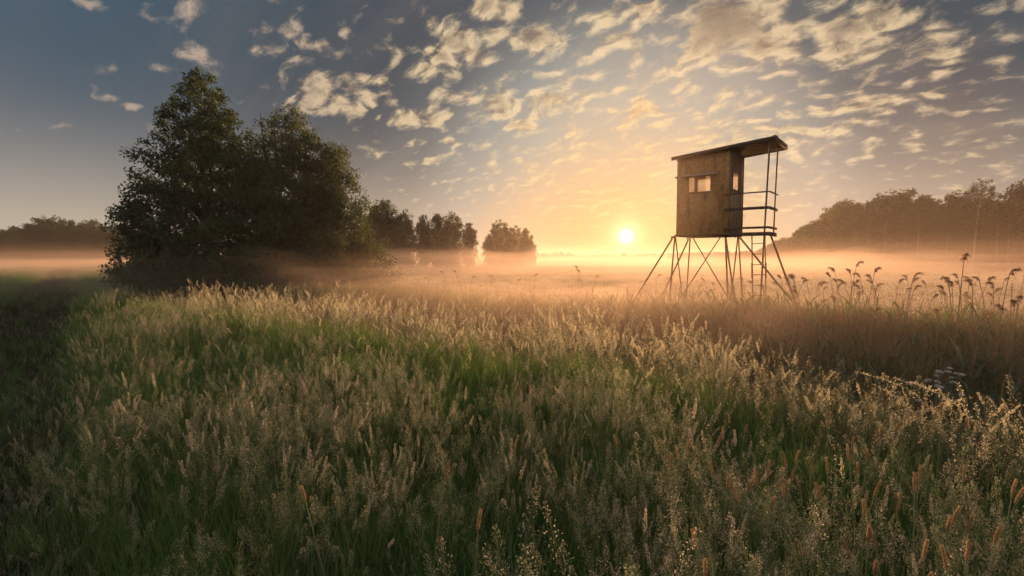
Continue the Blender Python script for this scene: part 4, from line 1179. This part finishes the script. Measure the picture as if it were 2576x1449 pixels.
for (x, y, s_, lab) in ((1395, 1215, 4.4, "reed bowing far left, alone between the reed cluster and the tallest reed"), (2085, 1005, 3.8, "tall reed with a large pale plume near the right edge"),
                        (1915, 1110, 3.9, "reed with a dark compact plume halfway between the tallest reed and the pale one"), (1770, 1080, 3.8, "reed just right of the tallest reed and much shorter"),
                        (1700, 1115, 3.9, "reed leaning close by the left side of the tallest reed's stem"), (1650, 1145, 4.2, "short reed whose plume bends left beside the tallest reed"),
                        (2110, 1130, 4.1, "reed with a flat sideways plume under the large pale plume"), (2245, 1250, 3.6, "rightmost upright reed with a ragged brown plume"), (2285, 1290, 3.4, "drooping brown reed at the very right edge of the reeds"),
                        (2160, 1325, 3.2, "short reed with a dark upright plume before the right edge"), (1530, 1375, 3.4, "low broken reed head sunk in the green bank under the tallest reed"), (890, 1360, 3.2, "low dark reed head sunk in the bank below the cluster"), (1870, 1400, 3.0, "low tan reed head lying in the grass right of the tallest reed")):
    add_reed(*z4(x, y), s_, lab, gR)
for (x, y, s_) in ((205, 1115, 6.5), (285, 1240, 5.5), (520, 1180, 6), (655, 1140, 6.2), (690, 1170, 6), (765, 1190, 6), (930, 1130, 6.2), (1010, 1160, 6), (1085, 1180, 5.8), (1185, 1165, 6), (1300, 1125, 5.8), (1430, 1175, 5.4), (75, 1160, 6), (295, 1140, 6.6), (400, 1170, 6.4), (590, 1210, 6), (845, 1180, 6.5)):
    add_reed(*zc2(x, y), s_, "hazy reed standing among or beside the stand's legs", gS)
for (x, y, s_) in ((305, 985, 5.5), (470, 970, 5.8), (550, 1000, 5.6), (890, 1025, 5.4), (1060, 965, 5.4), (1150, 960, 5.2), (1245, 1025, 5.4), (1545, 1015, 5.6), (1685, 1060, 5.2), (1885, 1000, 5.8), (2345, 925, 5.6), (2405, 965, 5.4), (2425, 1045, 5.2), (2480, 1015, 5.8), (770, 1095, 5.2), (1320, 1110, 5.2), (40, 1070, 5.4)):
    add_reed(*z3(x, y), s_, "thin hazy reed with a nodding tip against the glowing mist left of the stand", gC)

# dock with a dark spike at the far right
mb = MB(); dtop = Vector((0, 0, EYE)) + ray(*z4(2213, 1070)) * ((5.2 + DP @ DN) / (ray(*z4(2213, 1070)).x * DN[0] + ray(*z4(2213, 1070)).y * DN[1]))
dz_ = hz(dtop.x, dtop.y); Hd = dtop.z - dz_
dock = obj("dock_plant", None, loc=(dtop.x, dtop.y, dz_), label="dark stiff dock spike standing upright near the right edge of the reeds", cat="plant")
mb.tube([(0, 0, 0), (.005, 0, Hd * .5), (0, 0, Hd * .97)], [.006, .005, .003], 6); obj("stem", mb.mesh("stem", [M["reed_stem"]], True), dock)
mb = MB(); rq = np.random.default_rng(4); n = 260; zz = Hd * (1 - .42 * rq.uniform(0, 1, n) ** 1.2); zz = np.round(zz * 22) / 22 + rq.normal(0, .006, n)
azq = rq.uniform(0, 6.28, n); rq_ = .012 * rq.uniform(.3, 1.2, n)
spikelets(mb, np.stack([np.cos(azq) * rq_, np.sin(azq) * rq_, zz], -1), np.stack([np.cos(azq), np.sin(azq), np.full(n, .5)], -1), .012, .009, rq)
obj("seed_spike", mb.mesh("seed_spike", [M["reed_plume"]]), dock)

# foxtail grasses with orange heads
FOX_H = .86
def make_fox(seed):
    rng = np.random.default_rng(seed); hl = rng.uniform(.055, .078); r0 = rng.uniform(.0036, .0048); ln = rng.uniform(.02, .16)
    c = stem_curve((0, 0), FOX_H - hl, ln, 0, 7)
    st = MB(); st.tube(c, [.0019] * 5 + [.0015, .0013], 5)
    d = c[-1] - c[-2]; d /= np.linalg.norm(d)
    hm = MB(); core = [c[-1] + d * hl * t + np.array([.10 * hl * t * t, 0, 0]) for t in (0, .12, .4, .7, .92, 1)]
    hm.tube(core, [.001, r0 * .62, r0 * .72, r0 * .66, r0 * .4, .0006], 7)
    n = 420; t = rng.uniform(.02, 1, n); az = rng.uniform(0, 6.283, n)
    e1 = np.cross(d, [0, 1, 0]); e1 /= np.linalg.norm(e1); e2 = np.cross(d, e1)
    rad = np.cos(az)[:, None] * e1 + np.sin(az)[:, None] * e2
    rr = r0 * .6 * np.sin(np.clip(t, .04, .97) * math.pi) ** .35
    Pp = c[-1] + d * hl * t[:, None] + np.stack([.10 * hl * t * t, 0 * t, 0 * t], -1) + rad * rr[:, None]
    spikelets(hm, Pp, rad * .9 + d * .8 + unit(n, rng) * .25, .0052, .0016, rng)
    lf = MB(); blades(lf, 2, .004, .45, .6, .006, rng, 0, .5)
    return st.mesh("stem", [M["stem"]], True), hm.mesh("seed_head", [M["foxtail"]]), lf.mesh("leaf", [M["blade"]])
foxes = [make_fox(300 + k) for k in range(8)]
fox_first = {}
def z5(x, y): return ((2800 + x / 1.5096) * .67083, (1200 + y / 1.5096) * .67083)
def z7(x, y): return ((1300 + x / 1.2494) * .67083, (1000 + y / 1.2494) * .67083)
def add_fox(px, py, lab, grp, tilt=0.0, below=.93):
    d = ray(px, py - 8)
    t = -below / d.z
    top = Vector((0, 0, EYE)) + d * t
    bx = top.x - tilt * .5 + rr_.gauss(0, .03); by = top.y + rr_.gauss(0, .03); bz = hz(bx, by) - .02
    k = rr_.randrange(8)
    if k not in fox_first:
        r = obj("foxtail_grass", None); fox_first[k] = r
        for nm, me in zip(("stem", "seed_head", "leaf"), foxes[k]): obj(nm, me, r)
    else: r = copy_thing(fox_first[k])
    r["label"] = lab; r["group"] = grp; r["category"] = "foxtail grass"; r["kind"] = "thing"
    v = top - Vector((bx, by, bz))
    r.location = (bx, by, bz); r.rotation_mode = "QUATERNION"
    r.rotation_quaternion = Vector((0, 0, 1)).rotation_difference(v.normalized()) @ Matrix.Rotation(rr_.uniform(0, 6.28), 3, "Z").to_quaternion()
    f = v.length / FOX_H; r.scale = (max(.95, f),) * 2 + (f,)
g1, g2 = "orange foxtail heads among the dark grass at the lower right", "foxtail heads scattered through the middle of the meadow"
l1, l2 = "orange foxtail head above the dark grass in the lower right part of the meadow", "small brown foxtail head in the middle of the pale meadow grass"
for (x, y) in ((100, 830), (160, 820), (188, 870), (205, 905), (85, 958), (172, 985), (427, 950), (275, 950), (533, 905), (657, 870), (645, 775), (655, 735), (470, 805), (507, 825), (215, 770), (295, 780), (760, 545), (695, 618),
               (410, 575), (590, 645), (1003, 915), (978, 1015), (835, 1010), (770, 1030), (1065, 1095), (1125, 1045), (815, 1195), (923, 1245), (925, 1350), (393, 1145), (1345, 905), (1405, 910), (1215, 860), (670, 1215), (945, 580), (730, 745), (1140, 500), (1265, 545)):
    add_fox(*z5(x, y), l1, g1, tilt=rr_.gauss(0, .1))
for (x, y, lab) in ((942, 850, "long orange foxtail head pointing up right of the middle of the lower right grass"), (705, 1125, "slanting orange foxtail head in the lower right grass, above a pair close together"), (885, 1215, "stout orange foxtail head low in the dark grass, upright"),
                    (1275, 1105, "largest orange foxtail head, tall on its stem near the bottom right corner"), (1225, 1310, "thick foxtail head at the bottom right, left one of the lowest pair"), (1278, 1345, "small foxtail head at the bottom right, right one of the lowest pair")):
    add_fox(*z5(x, y), lab, g1, tilt=.02)
for (x, y) in ((430, 670), (815, 515), (850, 580), (710, 600), (735, 635), (1297, 800), (1537, 805), (1510, 850), (1608, 885), (1828, 705), (1770, 780), (1688, 770), (1812, 970), (1848, 970), (1758, 945), (1955, 935), (675, 790), (385, 905), (1032, 605), (895, 670), (1465, 520), (1640, 590), (1330, 560), (760, 570)):
    add_fox(*z7(x, y), l2, g2, tilt=rr_.gauss(0, .08))
for (x, y, lab) in ((545, 1110, "tall lone foxtail head rising from the dark grass at the bottom, left of centre"), (1683, 1265, "upper foxtail head of two stacked at the bottom, right of centre"), (1688, 1315, "lower foxtail head of two stacked at the bottom, right of centre")):
    add_fox(*z7(x, y), lab, g2)
px_, py_ = (0 + 1425 / 1.2492) * .67083, (1000 + 1015 / 1.2492) * .67083
add_fox(px_, py_, "leaning orange foxtail head alone in the grey grass of the lower left", g2, tilt=-.35)

# tall oat grasses standing out against the ditch
def make_oat(seed, arch):
    rng = np.random.default_rng(seed); H = 1.15
    t = np.linspace(0, 1, 12)
    c = np.stack([arch * H * t ** 3.2 * .8, 0 * t, H * (t - .22 * arch * t ** 4)], -1)
    st = MB(); st.tube(c, list(np.linspace(.0022, .0009, 12)), 5)
    pn = MB(); plume_on(pn, c, .40, .028, 150, .014, .0042, rng, 0, 0, 40, up=.9)
    lf = MB(); blades(lf, 2, .004, .45, .75, .007, rng, 0, .5)
    return st.mesh("stem", [M["stem"]], True), pn.mesh("panicle", [M["oat"]]), lf.mesh("leaf", [M["blade"]]), Vector(c[-1])
oats = [make_oat(400 + k, a) for k, a in enumerate((.05, .15, .3, .5, .75))]
oat_first = {}
gO = "tall oat grasses standing above the meadow edge"
def add_oat(px, py, Y, k, lab, yaw=0.0):
    top = at(px, py, Y); tipv = Matrix.Rotation(yaw, 3, "Z") @ oats[k][3]
    f = 1.0
    for _ in range(3):
        bx, by = top.x - tipv.x * f, top.y - tipv.y * f; bz = hz(bx, by) - .02; f = max(.6, (top.z - bz) / tipv.z)
    if k not in oat_first:
        r = obj("oat_grass", None); oat_first[k] = r
        for nm, me in zip(("stem", "panicle", "leaf"), oats[k]): obj(nm, me, r)
    else: r = copy_thing(oat_first[k])
    r["label"] = lab; r["category"] = "oat grass"; r["group"] = gO; r["kind"] = "thing"
    r.location = (bx, by, bz); r.rotation_euler = (0, 0, yaw); r.scale = (f,) * 3
PI = math.pi
for (x, y, Y, k, yaw, lab) in ((612, 295, 3.9, 4, PI, "arching oat grass bowing left, left of the white flowers"), (785, 322, 3.6, 4, PI, "largest arching oat grass, bowing left below the white flowers"), (725, 368, 3.7, 3, PI, "oat grass bowing left between two bigger arching ones"),
                               (1030, 372, 3.5, 0, 0, "upright oat grass with spread spikelets just under the white flowers"), (1195, 362, 3.3, 1, PI, "upright oat grass with a tufted tip right of the white flowers"), (1280, 440, 3.3, 4, 0, "oat grass bowing right beside the tufted upright one"),
                               (1385, 515, 3.2, 0, 0, "thick green-gold oat grass upright near the right edge"), (1455, 560, 3.1, 2, 0, "oat grass leaning right near the right edge"), (1500, 520, 3.1, 2, 0, "oat grass with wide pale spikelets at the right edge"), (835, 360, 3.7, 0, 0, "pale oat grass with wide spikelets inside the largest arch"),
                               (1290, 475, 3.3, 1, PI, "brownish oat grass behind the one bowing right")):
    add_oat(*z5(x, y), Y, k, lab, yaw)
lo = "sunlit pale oat grass standing up from the bright meadow edge"
for (x, y, Y) in ((1575, 305, 5.0), (1210, 290, 6.0), (1090, 320, 6.6), (770, 270, 7.2), (930, 280, 7.0), (1265, 330, 5.8), (1790, 375, 4.6), (1865, 410, 4.4), (1670, 360, 4.8), (1430, 375, 5.3), (500, 200, 8.2), (425, 215, 8.4), (125, 175, 9.6), (65, 160, 10), (655, 285, 7.4), (1140, 270, 6.4), (1915, 445, 4.2), (990, 330, 6.6)):
    add_oat(*z7(x, y), Y, rr_.choice([0, 1, 1, 2]), lo, rr_.uniform(0, 6.28))

# pale umbel flowers in the ditch
umb = MB()
fl_pts = [(z5(x, y)) for (x, y) in ((1150, 275), (1140, 297), (1090, 297), (1160, 330), (1185, 305), (1215, 313), (1168, 355), (1072, 318), (945, 360), (990, 372), (908, 360), (1030, 343), (1078, 353), (1085, 380), (1105, 385), (1215, 425), (975, 460), (1120, 455))]
def make_umbel(seed):
    rng = np.random.default_rng(seed); m_ = MB(); n = 70
    a = rng.uniform(0, 6.283, n); r = np.sqrt(rng.uniform(0, 1, n))
    Pp = np.stack([np.cos(a) * r * .030, np.sin(a) * r * .030, .014 * (1 - r ** 2)], -1)
    spikelets(m_, Pp, unit(n, rng) * .8 + np.array([0, 0, .8]), .010, .009, rng)
    for k in range(7):
        q = k / 7 * 6.283
        m_.tube([(0, 0, -.045), (math.cos(q) * .014, math.sin(q) * .014, -.004)], [.0009, .0006], 3, 1, False)
    return m_.mesh("flower_head", [M["petal"], M["stem"]])
heads = [make_umbel(k) for k in range(4)]
plants = ((0, 1, 2, 3, 6, 7), (4, 5, 15), (8, 9, 10, 16), (11, 12, 13, 14, 17))
plab = ("tallest white flowering herb in the ditch, its heads highest", "white flowering herb on the right of the white group", "white flowering herb on the left of the white group", "white flowering herb in the middle of the white group, heads low")
for ids, lab in zip(plants, plab):
    pts = [at(*fl_pts[i], 5.5 + .15 * rr_.random()) for i in ids]
    cx = sum(p.x for p in pts) / len(pts); cy_ = 5.6; bz = hz(cx, cy_)
    r = obj("white_flower", None, loc=(cx, cy_, bz), label=lab, cat="wildflower", group="white flowering herbs in the ditch")
    base = Vector((cx, cy_, bz)); mid = Vector((cx, cy_, bz + (min(p.z for p in pts) - bz) * .7))
    mb = MB(); mb.tube([(0, 0, 0), tuple(mid - base)], [.005, .004], 6)
    for p in pts:
        q = p - base; mb.tube([tuple(mid - base), tuple((mid - base).lerp(q, .5) + Vector((q.x * .2, 0, 0))), tuple(q - Vector((0, 0, .045)))], [.0026, .0020, .0014], 5, cap=False)
    obj("stem", mb.mesh("stem", [M["stem"]], True), r)
    for i, p in enumerate(pts):
        h = obj("flower_head", heads[i % 4], r, loc=p - base); h.scale = (rr_.uniform(.8, 1.25),) * 3; h.rotation_euler = (rr_.gauss(0, .2), rr_.gauss(0, .2), rr_.uniform(0, 6))
    mb = MB(); blades(mb, 10, .05, .4, .8, .014, np.random.default_rng(5 + len(ids)), 0, .4); obj("leaf", mb.mesh("leaf", [M["blade_reed"]]), r)
